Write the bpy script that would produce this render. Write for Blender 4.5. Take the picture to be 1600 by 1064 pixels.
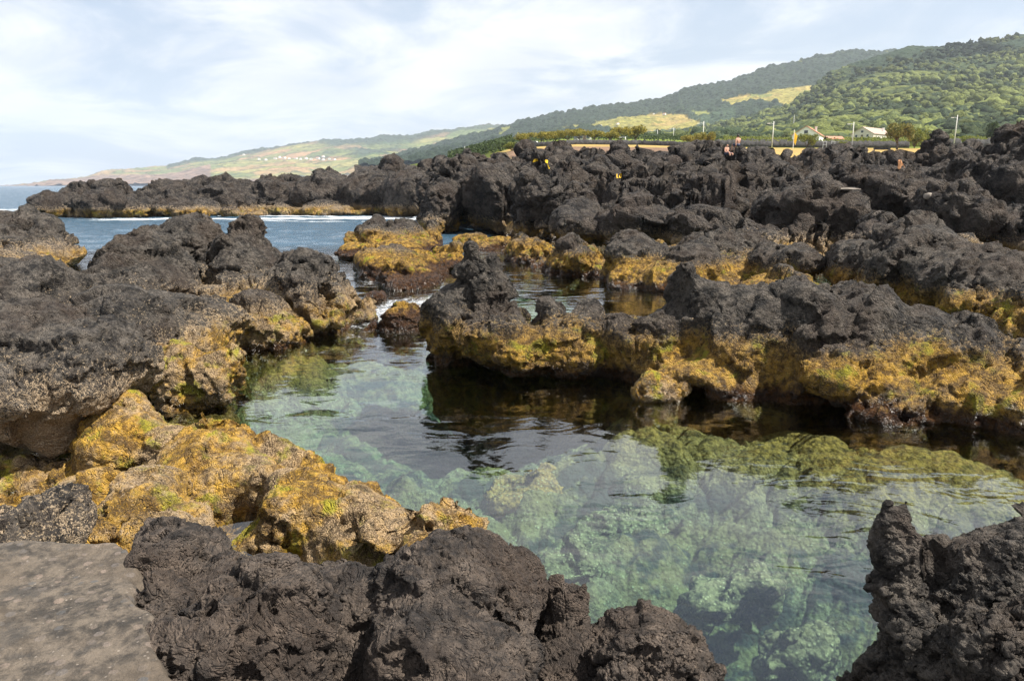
import bpy, bmesh, math, random
import numpy as np
from mathutils import Vector
R = math.radians
for o in list(bpy.data.objects): bpy.data.objects.remove(o)
sc = bpy.context.scene
COL = sc.collection
# ------------------------------------------------------------------ camera
CAM_H, PITCH, FPX = 3.4, R(11.2), 1225.0
cam = bpy.data.cameras.new('camera'); camo = bpy.data.objects.new('camera', cam); COL.objects.link(camo)
camo.location = (0, 0, CAM_H); camo.rotation_euler = (R(90)-PITCH, 0, 0)
cam.sensor_width = 36; cam.lens = FPX/1600*36; cam.clip_start = 0.05; cam.clip_end = 60000
sc.camera = camo
# ------------------------------------------------------------------ sky, sun, exposure
SUN_EL, SUN_AZ = R(56), R(108)          # azimuth clockwise from the view direction (+Y)
sd = Vector((math.sin(SUN_AZ)*math.cos(SUN_EL), math.cos(SUN_AZ)*math.cos(SUN_EL), math.sin(SUN_EL)))
sun = bpy.data.lights.new('sun', 'SUN'); suno = bpy.data.objects.new('sun', sun); COL.objects.link(suno)
sun.energy = 5.0; sun.angle = R(0.5); sun.color = (1.0, 0.95, 0.86)
suno.rotation_euler = sd.to_track_quat('Z', 'Y').to_euler()
sc.view_settings.view_transform = 'Standard'; sc.view_settings.look = 'None'
sc.view_settings.gamma = 1; sc.view_settings.exposure = 1.0
cy = sc.cycles
cy.use_denoising = True; cy.max_bounces = 8; cy.transparent_max_bounces = 12
cy.diffuse_bounces = 3; cy.glossy_bounces = 3; cy.transmission_bounces = 3; cy.volume_bounces = 1
cy.caustics_reflective = False; cy.caustics_refractive = False; cy.sample_clamp_indirect = 6

class NT:
    """small helper round a node tree"""
    def __init__(s, nt): s.nt = nt; nt.nodes.clear()
    def n(s, typ, ins=None, **kw):
        nd = s.nt.nodes.new(typ)
        for k, v in kw.items(): setattr(nd, k, v)
        for k, v in (ins or {}).items(): s.set(nd.inputs[k], v)
        return nd
    def set(s, sock, v):
        if isinstance(v, bpy.types.NodeSocket): s.nt.links.new(v, sock)
        elif isinstance(v, bpy.types.Node): s.nt.links.new(v.outputs[0], sock)
        else:
            if hasattr(sock.default_value, '__len__') and not hasattr(v, '__len__'): v = [v]*len(sock.default_value)
            if hasattr(sock.default_value, '__len__') and len(sock.default_value) == 4 and len(v) == 3: v = (*v, 1)
            sock.default_value = v
    def m(s, op, a, b=0.0, c=None, clamp=False):
        nd = s.n('ShaderNodeMath', operation=op, use_clamp=clamp); s.set(nd.inputs[0], a); s.set(nd.inputs[1], b)
        if c is not None: s.set(nd.inputs[2], c)
        return nd.outputs[0]
    def mix(s, f, a, b):
        nd = s.n('ShaderNodeMix', data_type='RGBA'); s.set(nd.inputs[0], f); s.set(nd.inputs[6], a); s.set(nd.inputs[7], b)
        return nd.outputs[2]
    def ss(s, v, lo, hi, a=0.0, b=1.0):
        nd = s.n('ShaderNodeMapRange', interpolation_type='SMOOTHSTEP'); s.set(nd.inputs[0], v)
        for i, x in zip((1, 2, 3, 4), (lo, hi, a, b)): s.set(nd.inputs[i], x)
        return nd.outputs[0]
    def noise(s, vec, scale, detail=4, rough=0.55, dist=0.0):
        return s.n('ShaderNodeTexNoise', {'Vector': vec, 'Scale': scale, 'Detail': detail, 'Roughness': rough, 'Distortion': dist}).outputs[0]
    def vor(s, vec, scale, feat='F1', out=0, rnd=1.0):
        return s.n('ShaderNodeTexVoronoi', {'Vector': vec, 'Scale': scale, 'Randomness': rnd}, feature=feat).outputs[out]
    def scl(s, vec, v):
        return s.n('ShaderNodeVectorMath', {0: vec, 1: v}, operation='MULTIPLY').outputs[0]

w = bpy.data.worlds.new('World'); sc.world = w; w.use_nodes = True
t = NT(w.node_tree)
sky = t.n('ShaderNodeTexSky', sky_type='NISHITA'); sky.sun_disc = False; sky.sun_elevation = SUN_EL; sky.sun_rotation = SUN_AZ
sky.air_density = 1.0; sky.dust_density = 1.5; sky.ozone_density = 1.0
tc = t.n('ShaderNodeTexCoord').outputs['Generated']
sp = t.n('ShaderNodeSeparateXYZ', {0: tc})
den = t.m('ADD', t.m('MAXIMUM', sp.outputs[2], 0.0), 0.24)
cp = t.n('ShaderNodeCombineXYZ', {0: t.m('DIVIDE', sp.outputs[0], den), 1: t.m('DIVIDE', sp.outputs[1], den), 2: 0.0}).outputs[0]
rot = t.n('ShaderNodeMapping', {'Vector': cp, 'Rotation': (0, 0, -0.3), 'Scale': (0.9, 1.1, 1), 'Location': (3.1, 1.7, 0)}).outputs[0]
cn = t.noise(rot, 1.5, 9, 0.60, 0.7)
cm = t.ss(cn, 0.36, 0.58)
cn2 = t.noise(rot, 2.6, 6, 0.5, 0.4)
cloud = t.mix(t.ss(cn2, 0.35, 0.65), (8.9, 9.2, 9.8), (11.2, 11.2, 11.2))
hi = t.ss(sp.outputs[2], 0.02, 0.5, 0.95, 1.15)
cover = t.m('MULTIPLY_ADD', cm, 0.85, 0.13)
blue = t.mix(0.55, sky.outputs[0], (5.8, 7.4, 9.8))
fin = t.mix(cover, blue, cloud)
bg = t.n('ShaderNodeBackground', {'Color': fin, 'Strength': t.m('MULTIPLY', t.m('MULTIPLY', hi, t.ss(sp.outputs[2], 0.55, 0.95, 1.0, 0.6)), 0.05)})
t.n('ShaderNodeOutputWorld', {'Surface': bg})

# ------------------------------------------------------------------ pixel -> world
def tan_el(py): return np.tan(np.arctan((532.0-np.asarray(py, float))/FPX)-PITCH)
def at(px, py, d):
    """point seen at photo pixel (px,py) at forward ground distance d"""
    v = (py-532)/FPX; cp_, sp_ = math.cos(PITCH), math.sin(PITCH)
    fy = cp_ - v*sp_                      # forward per unit camera depth
    depth = d/fy
    return Vector(((px-800)/FPX*depth, d, CAM_H + (-sp_ - v*cp_)*depth))
def dist0(py, z=0.0): return (CAM_H-z)/-float(tan_el(py))
def scale_at(py, d):
    v = (py-532)/FPX
    return d/(math.cos(PITCH)-v*math.sin(PITCH))/FPX
def to_px(x, y, z):
    cp_, sp_ = math.cos(PITCH), math.sin(PITCH)
    dz = z-CAM_H; depth = y*cp_ - dz*sp_; up = y*sp_ + dz*cp_
    return 800+x/depth*FPX, 532-up/depth*FPX

# ------------------------------------------------------------------ numpy noise
rs = np.random.RandomState(7)
LAT = rs.rand(64, 64, 64).astype(np.float32)
JIT = (rs.rand(32, 32, 32, 3).astype(np.float32)*0.8+0.1)
CVEC = (rs.rand(32, 32, 32, 4).astype(np.float32)*2-1)
def vn(p):
    i = np.floor(p).astype(np.int64); f = (p-i).astype(np.float32); u = f*f*(3-2*f)
    i0 = i & 63; i1 = (i+1) & 63
    L = LAT.ravel()
    ax, bx = i0[:, 0]*4096, i1[:, 0]*4096; ay, by = i0[:, 1]*64, i1[:, 1]*64; az, bz = i0[:, 2], i1[:, 2]
    ux, uy, uz = u.T
    def lx(a, b, c): return L[a+b+c]
    c00 = lx(ax, ay, az)*(1-ux)+lx(bx, ay, az)*ux; c10 = lx(ax, by, az)*(1-ux)+lx(bx, by, az)*ux
    c01 = lx(ax, ay, bz)*(1-ux)+lx(bx, ay, bz)*ux; c11 = lx(ax, by, bz)*(1-ux)+lx(bx, by, bz)*ux
    return ((c00*(1-uy)+c10*uy)*(1-uz)+(c01*(1-uy)+c11*uy)*uz)*2-1
def fbm(p, octv=4, g=0.5, ridged=False):
    s = 0; a = 1; tot = 0
    for k in range(octv):
        n = vn(p*(2.03**k)+17.3*k)
        if ridged: n = 1-2*np.abs(n)
        s = s+a*n; tot += a; a *= g
    return s/tot
def worley(p):
    """F1, F2 and the random 4-vector and offset of the nearest cell"""
    q = p-0.5; i = np.floor(q).astype(np.int64)
    F1 = np.full(len(p), 9, np.float32); F2 = F1.copy()
    best = np.zeros(len(p), np.int64); off = np.zeros((len(p), 3), np.float32)
    J = JIT.reshape(-1, 3)
    for dx in (0, 1):
        for dy in (0, 1):
            for dz in (0, 1):
                c = i+np.array([dx, dy, dz]); idx = ((c[:, 0] & 31)*32+(c[:, 1] & 31))*32+(c[:, 2] & 31)
                dv = (p-c-J[idx]).astype(np.float32); dd = np.sqrt((dv*dv).sum(1))
                nearer = dd < F1
                F2 = np.where(nearer, F1, np.minimum(F2, dd))
                F1 = np.where(nearer, dd, F1); best = np.where(nearer, idx, best); off[nearer] = dv[nearer]
    return F1, F2, CVEC.reshape(-1, 4)[best], off

def sstep(x, a, b):
    u = np.clip((x-a)/(b-a), 0, 1); return u*u*(3-2*u)
# ------------------------------------------------------------------ mesh helpers
def mesh_obj(name, V, F, mat=None, parent=None, smooth=True, loc=None, attrs=None):
    V = np.asarray(V, np.float64)
    me = bpy.data.meshes.new(name)
    if loc is not None: V = V-np.array(loc)
    F = np.asarray(F)
    k = F.shape[1]
    me.vertices.add(len(V)); me.vertices.foreach_set('co', V.astype(np.float32).ravel())
    me.loops.add(F.size); me.loops.foreach_set('vertex_index', F.astype(np.int32).ravel())
    me.polygons.add(len(F)); me.polygons.foreach_set('loop_start', np.arange(0, F.size, k, dtype=np.int32))
    me.polygons.foreach_set('loop_total', np.full(len(F), k, np.int32))
    me.update(calc_edges=True); me.validate()
    if smooth: me.polygons.foreach_set('use_smooth', np.ones(len(me.polygons), bool))
    for an, (typ, data) in (attrs or {}).items():
        if typ == 'FLOAT': at_ = me.attributes.new(an, 'FLOAT', 'POINT'); at_.data.foreach_set('value', np.asarray(data, np.float32))
        else:
            at_ = me.attributes.new(an, 'FLOAT_COLOR', 'POINT')
            at_.data.foreach_set('color', np.c_[data, np.ones(len(data))].astype(np.float32).ravel())
    if mat: me.materials.append(mat)
    o = bpy.data.objects.new(name, me); COL.objects.link(o)
    if loc is not None: o.location = loc
    if parent: o.parent = parent
    return o
def tag(o, label=None, cat=None, group=None, kind=None):
    if label: o['label'] = label
    if cat: o['category'] = cat
    if group: o['group'] = group
    if kind: o['kind'] = kind
    return o
def empty(name, loc, rz=0):
    o = bpy.data.objects.new(name, None); COL.objects.link(o); o.location = loc; o.rotation_euler = (0, 0, rz); o.empty_display_size = 0.3
    return o
def copy_tree(o, parent=None):
    c = o.copy(); COL.objects.link(c)
    if parent: c.parent = parent
    for ch in list(o.children): copy_tree(ch, c)
    return c
class MB:
    """collects boxes, tubes and loose faces, linked as one mesh"""
    def __init__(s): s.bm = bmesh.new()
    def box(s, c, size, rz=0, rx=0, ry=0):
        from mathutils import Matrix
        M = Matrix.Translation(c) @ Matrix.Rotation(rz, 4, 'Z') @ Matrix.Rotation(ry, 4, 'Y') @ Matrix.Rotation(rx, 4, 'X') @ Matrix.Diagonal((*size, 1))
        bmesh.ops.create_cube(s.bm, size=1, matrix=M); return s
    def tube(s, pts, r, seg=8):
        pts = [Vector(p) for p in pts]; rr = r if hasattr(r, '__len__') else [r]*len(pts); rings = []
        for i, p in enumerate(pts):
            d = (pts[min(i+1, len(pts)-1)]-pts[max(i-1, 0)]).normalized()
            a = d.cross(Vector((0, 0, 1)));  a = a if a.length > .1 else d.cross(Vector((1, 0, 0)))
            a.normalize(); b = d.cross(a)
            rings.append([s.bm.verts.new(p+(a*math.cos(k*2*math.pi/seg)+b*math.sin(k*2*math.pi/seg))*rr[i]) for k in range(seg)])
        for A, B in zip(rings, rings[1:]):
            for k in range(seg): s.bm.faces.new((A[k], A[(k+1) % seg], B[(k+1) % seg], B[k]))
        s.bm.faces.new(rings[0][::-1]); s.bm.faces.new(rings[-1]); return s
    def face(s, pts): s.bm.faces.new([s.bm.verts.new(p) for p in pts]); return s
    def prism(s, outline, y0, y1):
        """outline in XZ, extruded along Y"""
        a = [s.bm.verts.new((x, y0, z)) for x, z in outline]; b = [s.bm.verts.new((x, y1, z)) for x, z in outline]
        s.bm.faces.new(a); s.bm.faces.new(b[::-1])
        for k in range(len(a)):
            j = (k+1) % len(a); s.bm.faces.new((a[j], a[k], b[k], b[j]))
        return s
    def build(s, name, mat, parent=None, loc=(0, 0, 0), smooth=False):
        bmesh.ops.recalc_face_normals(s.bm, faces=s.bm.faces)
        me = bpy.data.meshes.new(name); s.bm.to_mesh(me); s.bm.free(); me.materials.append(mat)
        if smooth: me.polygons.foreach_set('use_smooth', np.ones(len(me.polygons), bool))
        o = bpy.data.objects.new(name, me); COL.objects.link(o); o.location = loc
        if parent: o.parent = parent
        return o

def surface_nets(S, origin, h):
    nx, ny, nz = S.shape
    neg = S < 0
    c = [neg[a:nx-1+a, b:ny-1+b, d:nz-1+d] for a in (0, 1) for b in (0, 1) for d in (0, 1)]
    cnt = sum(x.astype(np.int8) for x in c)
    act = (cnt > 0) & (cnt < 8)
    idx = np.full(act.shape, -1, np.int64); ii = np.argwhere(act); idx[act] = np.arange(len(ii))
    vals = {}
    for a in (0, 1):
        for b in (0, 1):
            for d in (0, 1): vals[a, b, d] = S[ii[:, 0]+a, ii[:, 1]+b, ii[:, 2]+d]
    P = np.zeros((len(ii), 3)); W = np.zeros(len(ii))
    for k in range(3):
        for u in (0, 1):
            for v in (0, 1):
                A = [u, v]; A.insert(k, 0); B = [u, v]; B.insert(k, 1)
                va, vb = vals[tuple(A)], vals[tuple(B)]; m = (va < 0) != (vb < 0)
                tt = np.where(m, va/(va-vb+1e-12), 0)
                for ax in range(3):
                    P[:, ax] += np.where(m, (tt if ax == k else A[ax]), 0)
                W += m
    P = P/W[:, None]+ii
    faces = []
    for k in range(3):
        sl0 = [slice(1, -1)]*3; sl1 = [slice(1, -1)]*3
        sl0[k] = slice(0, -1); sl1[k] = slice(1, None)
        n0 = neg[tuple(sl0)]; n1 = neg[tuple(sl1)]
        for flip, m in ((False, n0 & ~n1), (True, ~n0 & n1)):
            q = np.argwhere(m)
            if not len(q): continue
            q = q.copy()
            for ax in range(3):
                if ax != k: q[:, ax] += 1
            u, v = [(1, 2), (2, 0), (0, 1)][k]
            def cell(du, dv):
                r = q.copy(); r[:, u] -= du; r[:, v] -= dv
                return idx[r[:, 0], r[:, 1], r[:, 2]]
            quad = np.stack([cell(1, 1), cell(0, 1), cell(0, 0), cell(1, 0)], 1)
            faces.append(quad[:, ::-1] if flip else quad)
    F = np.concatenate(faces)
    F = F[(F >= 0).all(1)]
    return P*h+np.array(origin), F
def edges_of(F, n):
    e = np.concatenate([F[:, [0, 1]], F[:, [1, 2]], F[:, [2, 3]], F[:, [3, 0]]]); e.sort(1)
    key = e[:, 0]*n+e[:, 1]; uk, inv = np.unique(key, return_inverse=True)
    return np.stack([uk//n, uk % n], 1), inv.reshape(4, -1)
def subdivide(V, F):
    n = len(V); E, inv = edges_of(F, n)
    mids = V[E].mean(1); cen = V[F].mean(1); m = n+inv; c = n+len(E)+np.arange(len(F))
    out = []
    for k in range(4): out.append(np.stack([F[:, k], m[k], c, m[(k-1) % 4]], 1))
    return np.concatenate([V, mids, cen]), np.concatenate(out)
def smooth(V, F, it=1, lam=0.5):
    E, _ = edges_of(F, len(V)); n = len(V)
    deg = np.bincount(E.ravel(), minlength=n)
    for _ in range(it):
        A = np.stack([np.bincount(E[:, 0], V[E[:, 1], k], n)+np.bincount(E[:, 1], V[E[:, 0], k], n) for k in range(3)], 1)/np.maximum(deg, 1)[:, None]
        V = V*(1-lam)+A*lam
    return V
def normals(V, F):
    n = np.cross(V[F[:, 2]]-V[F[:, 0]], V[F[:, 3]]-V[F[:, 1]]); N = np.zeros_like(V)
    for k in range(3):
        for j in range(4): N[:, k] += np.bincount(F[:, j], n[:, k], len(V))
    return N/(np.linalg.norm(N, axis=1)[:, None]+1e-12)

def blob(x0, x1, y0, y1, d, dep, roll=0, yaw=0):
    px, py = (x0+x1)/2, (y0+y1)/2; s = scale_at(py, d)
    return (np.array(at(px, py, d)), np.array([(x1-x0)/2*s, dep, (y1-y0)/2*s*1.02]), R(roll), R(yaw))
def craggy(V, F, S, a, seed, spike=0.0, fine=1, bk=1.0):
    """broken, faceted lava relief; S = block size, a = strength relative to S"""
    o = seed*7.77
    an = np.array([1.0, 1.0, 0.72])                      # blocks lie a little flat
    s = 3.2*S; q = V@ROT[(seed+1) % 3]; N = normals(V, F)                 # broad flat faces first
    F1, F2, cv, off = worley((q+0.12*s*np.stack([vn(q/s*2+o), vn(q/s*2+o+9), vn(q/s*2+o+5)], 1))/s+o+77)
    V = V+N*((np.clip((cv[:, :3]*off).sum(1), -.5, .5)*0.24-0.03)*a*S*1.6)[:, None]
    for lev in range(1+fine):
        s = S*1.25/(2.5**lev); N = normals(V, F)
        q = V@ROT[seed % 3]
        wp = q/an+0.42*s*np.stack([vn(q/s*1.3+o+3.1), vn(q/s*1.3+o+9.2), vn(q/s*1.3+o+5.5)], 1)+0.12*s*np.stack([vn(q/s*4+o), vn(q/s*4+o+9), vn(q/s*4+o+5)], 1)
        F1, F2, cv, off = worley(wp/s+o)
        mk = sstep(vn(V/(S*2.6)+o+31*lev), -0.15, 0.5)           # some faces stay plain, others are rubble
        facet = np.clip((cv[:, :3]*off).sum(1), -0.5, 0.5)*0.9+cv[:, 3]*0.15
        crease = -np.exp(-(F2-F1)/0.05)*0.13*(0.3+mk)
        rg = fbm(q/s*0.9+o+2, 4, 0.55, ridged=True)
        ck = np.exp(-np.abs(vn(q/s*0.55+o+40)+0.25*vn(q/s*2.3+o))/0.025)          # long thin cracks
        if lev == 0: dsp = facet*0.30*bk+0.10*(rg-0.25)*bk-0.10*ck
        else: dsp = (facet*0.50+crease*0.2+0.20*(rg-0.2))*(0.08+0.75*mk)*bk-0.14*ck
        dsp = dsp*a*s
        if lev == 0 and spike:
            rn = fbm(V/s*0.8+o, 4, 0.6, ridged=True); dsp = dsp+spike*s*rn*np.clip(N[:, 2]+0.4, 0.1, 1)
        V = V+N*dsp[:, None]
        if lev < fine: V, F = subdivide(V, F)
    N = normals(V, F)
    mk = sstep(vn(V/(S*1.4)+o+7), -0.5, 0.5)
    pit = -np.exp(-(worley(V/(S*0.16)+o)[0]/0.32)**2)*0.022*(mk if fine < 2 else mk+.2)
    V = V+N*((fbm(V/(S*0.34)+o, 5, 0.72)*0.030+(fbm(V/(S*0.20)+o, 5, 0.72, ridged=True)-.2)*0.050*(0.25+mk)+pit)*S*min(a, 1))[:, None]
    return V, F
def _rot(seed):
    q, _ = np.linalg.qr(np.random.RandomState(seed).randn(3, 3)*0.35+np.eye(3)); return q
ROT = [_rot(k) for k in range(3)]
FLOOR = -2.4
def largest(V, F):
    lab = np.arange(len(V)); E, _ = edges_of(F, len(V))
    while True:
        m = np.minimum(lab[E[:, 0]], lab[E[:, 1]]); new = lab.copy()
        np.minimum.at(new, E[:, 0], m); np.minimum.at(new, E[:, 1], m); new = new[new]
        if (new == lab).all(): break
        lab = new
    cnt = np.bincount(lab); keep = cnt[lab] > 0.03*len(V)                # crumbs go
    if (cnt > 0.03*len(V)).sum() > 1: print('PIECES', [int(c) for c in cnt[cnt > .03*len(V)]])
    idx = np.cumsum(keep)-1
    return V[keep], idx[F[keep[F[:, 0]]]]
def rock_mesh(blobs, h, S, a=1.0, k=None, seed=1, spike=0.0, fine=1, extra=None, floor=FLOOR, warp=0.30, shrink=None, bk=1.0):
    k = k or S*0.18
    # necks of low rock join every lobe to its nearest neighbour, so a mass is one piece
    def gap(a, b):
        d_ = b[0]-a[0]; L = np.linalg.norm(d_)+1e-9; u_ = d_/L
        return L-1/np.sqrt(((u_/a[1])**2).sum())-1/np.sqrt(((u_/b[1])**2).sum())
    inn, outn, necks = [0], list(range(1, len(blobs))), []
    while outn:
        g_, i_, j_ = min((gap(blobs[i], blobs[j]), i, j) for i in inn for j in outn)
        inn.append(j_); outn.remove(j_); A_, B_ = blobs[i_], blobs[j_]
        if g_ > -0.45*S:
            dv = B_[0]-A_[0]; hd = math.hypot(dv[0], dv[1]); rz = max(0.5*min(A_[1][2], B_[1][2]), 0.3*S)
            c_ = (A_[0]+B_[0])/2; c_[2] = min(A_[0][2], B_[0][2])-0.35*rz
            necks.append((c_, np.array([max(hd*.42, .25*S)+.35*S*(1), .7*max(min(A_[1][0], A_[1][1]), .3*S), rz]), 0, math.atan2(dv[1], dv[0])))
            if abs(dv[2]) > hd: necks.append(((A_[0]+B_[0])/2, np.array([.4*S, .4*S, abs(dv[2])/2+.2*S]), 0, 0))
    blobs = list(blobs)+necks
    lo = np.min([c-max(r[0], r[2])*np.array([1, 0, 1])*1.05-r*np.array([0, 1, 0]) for c, r, _, _ in blobs], 0)-3*h-S*0.3
    hi = np.max([c+max(r[0], r[2])*np.array([1, 0, 1])*1.05+r*np.array([0, 1, 0]) for c, r, _, _ in blobs], 0)+3*h+S*0.3
    lo[2] = max(lo[2], floor)
    n = np.ceil((hi-lo)/h).astype(int)+1
    g = np.stack(np.meshgrid(*[lo[i]+np.arange(n[i])*h for i in range(3)], indexing='ij'), -1).reshape(-1, 3).astype(np.float32)
    o = seed*3.3
    gw = g+warp*S*np.stack([vn(g/(S*1.3)+o), vn(g/(S*1.3)+o+11), vn(g/(S*1.3)+o+23)], 1).astype(np.float32)
    acc = np.zeros(len(g), np.float32)
    for c, r, ro, ya in blobs:
        q = gw-c.astype(np.float32)
        if ya: q = np.stack([q[:, 0]*math.cos(ya)+q[:, 1]*math.sin(ya), -q[:, 0]*math.sin(ya)+q[:, 1]*math.cos(ya), q[:, 2]], 1)
        if ro: q = np.stack([q[:, 0]*math.cos(ro)-q[:, 2]*math.sin(ro), q[:, 1], q[:, 0]*math.sin(ro)+q[:, 2]*math.cos(ro)], 1)
        e = q/r.astype(np.float32); k0 = np.sqrt((e*e).sum(1)); k1 = np.sqrt(((e/r)**2).sum(1))+1e-6
        s = k0*(k0-1)/k1
        acc += np.exp(-np.clip(s, -3, 3)/k)
    S_ = (-k*np.log(acc+1e-30)).reshape(n)+0.45*k+(0.05*S*a if shrink is None else shrink)
    S_[:, :, 0] = np.maximum(S_[:, :, 0], 0.5*h)       # close the bottom
    if extra is not None: S_ = extra(S_, g.reshape(*n, 3))
    V, F = surface_nets(S_, lo, h)
    V, F = largest(V, F)
    if (o_ := seed) is not None and len(V) == 0: print('EMPTY', seed)
    V = smooth(V, F, 1)
    return craggy(V, F, S, a, seed, spike, fine, bk)
def rock(name, label, cat, blobs, h, S, mat, group=None, **kw):
    V, F = rock_mesh(blobs, h, S, **kw)
    lo, hi = V.min(0), V.max(0)
    o = mesh_obj(name, V, F, mat, loc=((lo[0]+hi[0])/2, (lo[1]+hi[1])/2, lo[2]))
    return tag(o, label, cat, group)

# ------------------------------------------------------------------ materials
def new_mat(name):
    m = bpy.data.materials.new(name); m.use_nodes = True; return m, NT(m.node_tree)
def out(t, surf, vol=None):
    o = t.n('ShaderNodeOutputMaterial', {'Surface': surf})
    if vol is not None: t.set(o.inputs['Volume'], vol)
def rock_mat(name, z_gold=0.75, z_tan=1.15, fs=1.0, bump=0.02, dark=(0.020, 0.018, 0.017), light=(0.185, 0.158, 0.132), red=0.22, lime=1.0, gold=1.0, tan=1.0, pale=0.75):
    m, t = new_mat(name)
    P = t.n('ShaderNodeNewGeometry').outputs['Position']
    z = t.n('ShaderNodeSeparateXYZ', {0: P}).outputs[2]
    n1 = t.noise(P, 0.8*fs, 5, 0.6); n2 = t.noise(P, 3.5*fs, 6, 0.65); n3 = t.noise(P, 16*fs, 5, 0.7); n4 = t.noise(P, 60*fs, 3, 0.6)
    zz = t.m('ADD', z, t.m('MULTIPLY_ADD', n1, 1.1, -0.55)); zz = t.m('ADD', zz, t.m('MULTIPLY_ADD', n2, 0.5, -0.25))
    base = t.mix(t.ss(t.m('ADD', t.m('MULTIPLY', n2, 0.6), t.m('MULTIPLY', n3, 0.4)), 0.40, 0.63), dark, light)
    base = t.mix(t.m('MULTIPLY', t.ss(n1, 0.45, 0.65), 0.45), base, (0.105, 0.072, 0.052))
    # barnacles
    spk = t.m('ADD', t.m('MULTIPLY', n3, 0.55), t.m('MULTIPLY', n4, 0.45))
    tf = t.m('ADD', t.m('MULTIPLY', t.m('SUBTRACT', z_tan, zz), 0.28), spk)
    tf = t.m('MULTIPLY', t.ss(tf, 0.53, 0.59), tan)
    tcol = t.mix(t.ss(n4, 0.35, 0.65), (0.27, 0.185, 0.11), (0.56, 0.43, 0.29))
    c = t.mix(tf, base, tcol)
    # golden algae
    gf = t.m('ADD', t.m('MULTIPLY', t.m('SUBTRACT', z_gold, zz), 0.9), t.m('MULTIPLY', n3, 1.0))
    gf = t.m('MULTIPLY', t.ss(gf, 0.42, 0.75), gold)
    n5 = t.noise(P, 7*fs, 5, 0.7)
    gcol = t.mix(t.ss(n5, 0.36, 0.62), (0.25, 0.13, 0.018), (0.64, 0.37, 0.055))
    gcol = t.mix(t.m('MULTIPLY', t.ss(t.noise(P, 1.1*fs, 6, 0.7), 0.44, 0.58), pale), gcol, t.mix(t.ss(n4, .4, .6), (0.34, 0.24, 0.15), (0.62, 0.46, 0.30)))
    gcol = t.mix(t.m('MULTIPLY', t.ss(t.noise(P, 2.7*fs, 6, 0.7, 0.5), 0.57, 0.65), 0.7), gcol, (0.15, 0.08, 0.028))
    gcol = t.mix(t.m('MULTIPLY', t.ss(n3, 0.52, 0.66), 0.55), gcol, (0.60, 0.42, 0.20))
    gcol = t.mix(t.m('MULTIPLY', t.ss(t.noise(P, 2.1*fs, 5, 0.65), 0.53, 0.66), 0.85*lime), gcol, (0.40, 0.37, 0.025))
    gcol = t.mix(t.m('MULTIPLY', t.ss(n4, 0.60, 0.50), t.ss(n2, 0.56, 0.42, 0, 0.75)), gcol, (0.07, 0.045, 0.022))
    c = t.mix(gf, c, gcol)
    rf = t.ss(t.m('ADD', z, t.m('MULTIPLY_ADD', n2, 0.5, -0.25)), red, red-0.22)
    rcol = t.mix(t.ss(n5, 0.4, 0.6), (0.050, 0.022, 0.011), (0.150, 0.068, 0.024))
    c = t.mix(rf, c, rcol)
    uf = t.ss(z, 0.02, -0.15)
    ucol = t.mix(t.ss(n5, 0.4, 0.62), (0.10, 0.080, 0.018), (0.40, 0.32, 0.085))
    c = t.mix(uf, c, ucol)
    vo2 = t.vor(P, 34*fs, 'F1')
    n6 = t.noise(P, 6*fs, 9, 0.72, 0.6); n7 = t.noise(P, 26*fs, 6, 0.78)
    hgt = t.m('ADD', t.m('MULTIPLY', n6, 2.2), t.m('ADD', t.m('MULTIPLY', n7, 0.9), t.m('MULTIPLY', t.m('MULTIPLY', t.ss(vo2, 0.42, 0.12), t.ss(n2, 0.42, 0.6)), -0.7)))
    hgt = t.m('ADD', hgt, t.m('MULTIPLY', tf, 0.25))
    cr = t.m('ABSOLUTE', t.m('SUBTRACT', t.noise(P, 2.3*fs, 4, 0.6, 1.2), 0.5)); cr2 = t.m('ABSOLUTE', t.m('SUBTRACT', t.noise(P, 5.5*fs, 3, 0.6, 1.0), 0.5))
    hgt = t.m('ADD', hgt, t.m('ADD', t.m('MULTIPLY', t.ss(cr, 0.035, 0.0), -0.9), t.m('MULTIPLY', t.m('MULTIPLY', t.ss(cr2, 0.03, 0.0), t.ss(n1, .5, .6)), -0.6)))
    hgt = t.m('ADD', hgt, t.m('MULTIPLY', t.m('ABSOLUTE', t.m('SUBTRACT', t.noise(P, 3.2*fs, 5, 0.6), 0.5)), -4.0))
    bp = t.n('ShaderNodeBump', {'Height': hgt, 'Distance': bump*4.5, 'Strength': 1.0})
    wet = t.ss(t.m('ADD', z, t.m('MULTIPLY_ADD', n2, .6, -.3)), 0.50, 0.12)
    rough = t.m('MULTIPLY_ADD', wet, -0.6, 0.86); c = t.mix(t.m('MULTIPLY', wet, 0.4), c, t.n('ShaderNodeVectorMath', {0: c, 1: (.45, .42, .38)}, operation='MULTIPLY').outputs[0])
    b = t.n('ShaderNodeBsdfPrincipled', {'Base Color': c, 'Roughness': rough, 'Normal': bp, 'Specular IOR Level': t.m('MULTIPLY_ADD', wet, 0.3, 0.3)})
    out(t, b); return m
M_near = rock_mat('near_lava', z_gold=0.6, z_tan=0.95, fs=1.6, bump=0.010, tan=0.9, dark=(0.038, 0.032, 0.029), light=(0.190, 0.148, 0.118))
M_side = rock_mat('side_lava', z_gold=-0.3, z_tan=-0.1, fs=1.8, bump=0.010, tan=0.6)
M_ledge = rock_mat('ledge_algae', z_gold=1.30, z_tan=1.8, fs=1.3, bump=0.012, red=0.1, pale=.8)
M_barn = rock_mat('barnacle_lava', z_gold=0.5, z_tan=1.52, fs=1.3, bump=0.012)
M_mid = rock_mat('pool_lava', z_gold=1.0, z_tan=1.05, fs=1.0, bump=0.028, tan=.6, pale=.15, red=.36)
M_head = rock_mat('headland_lava', z_gold=0.85, z_tan=1.15, fs=0.9, bump=0.022)
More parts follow.
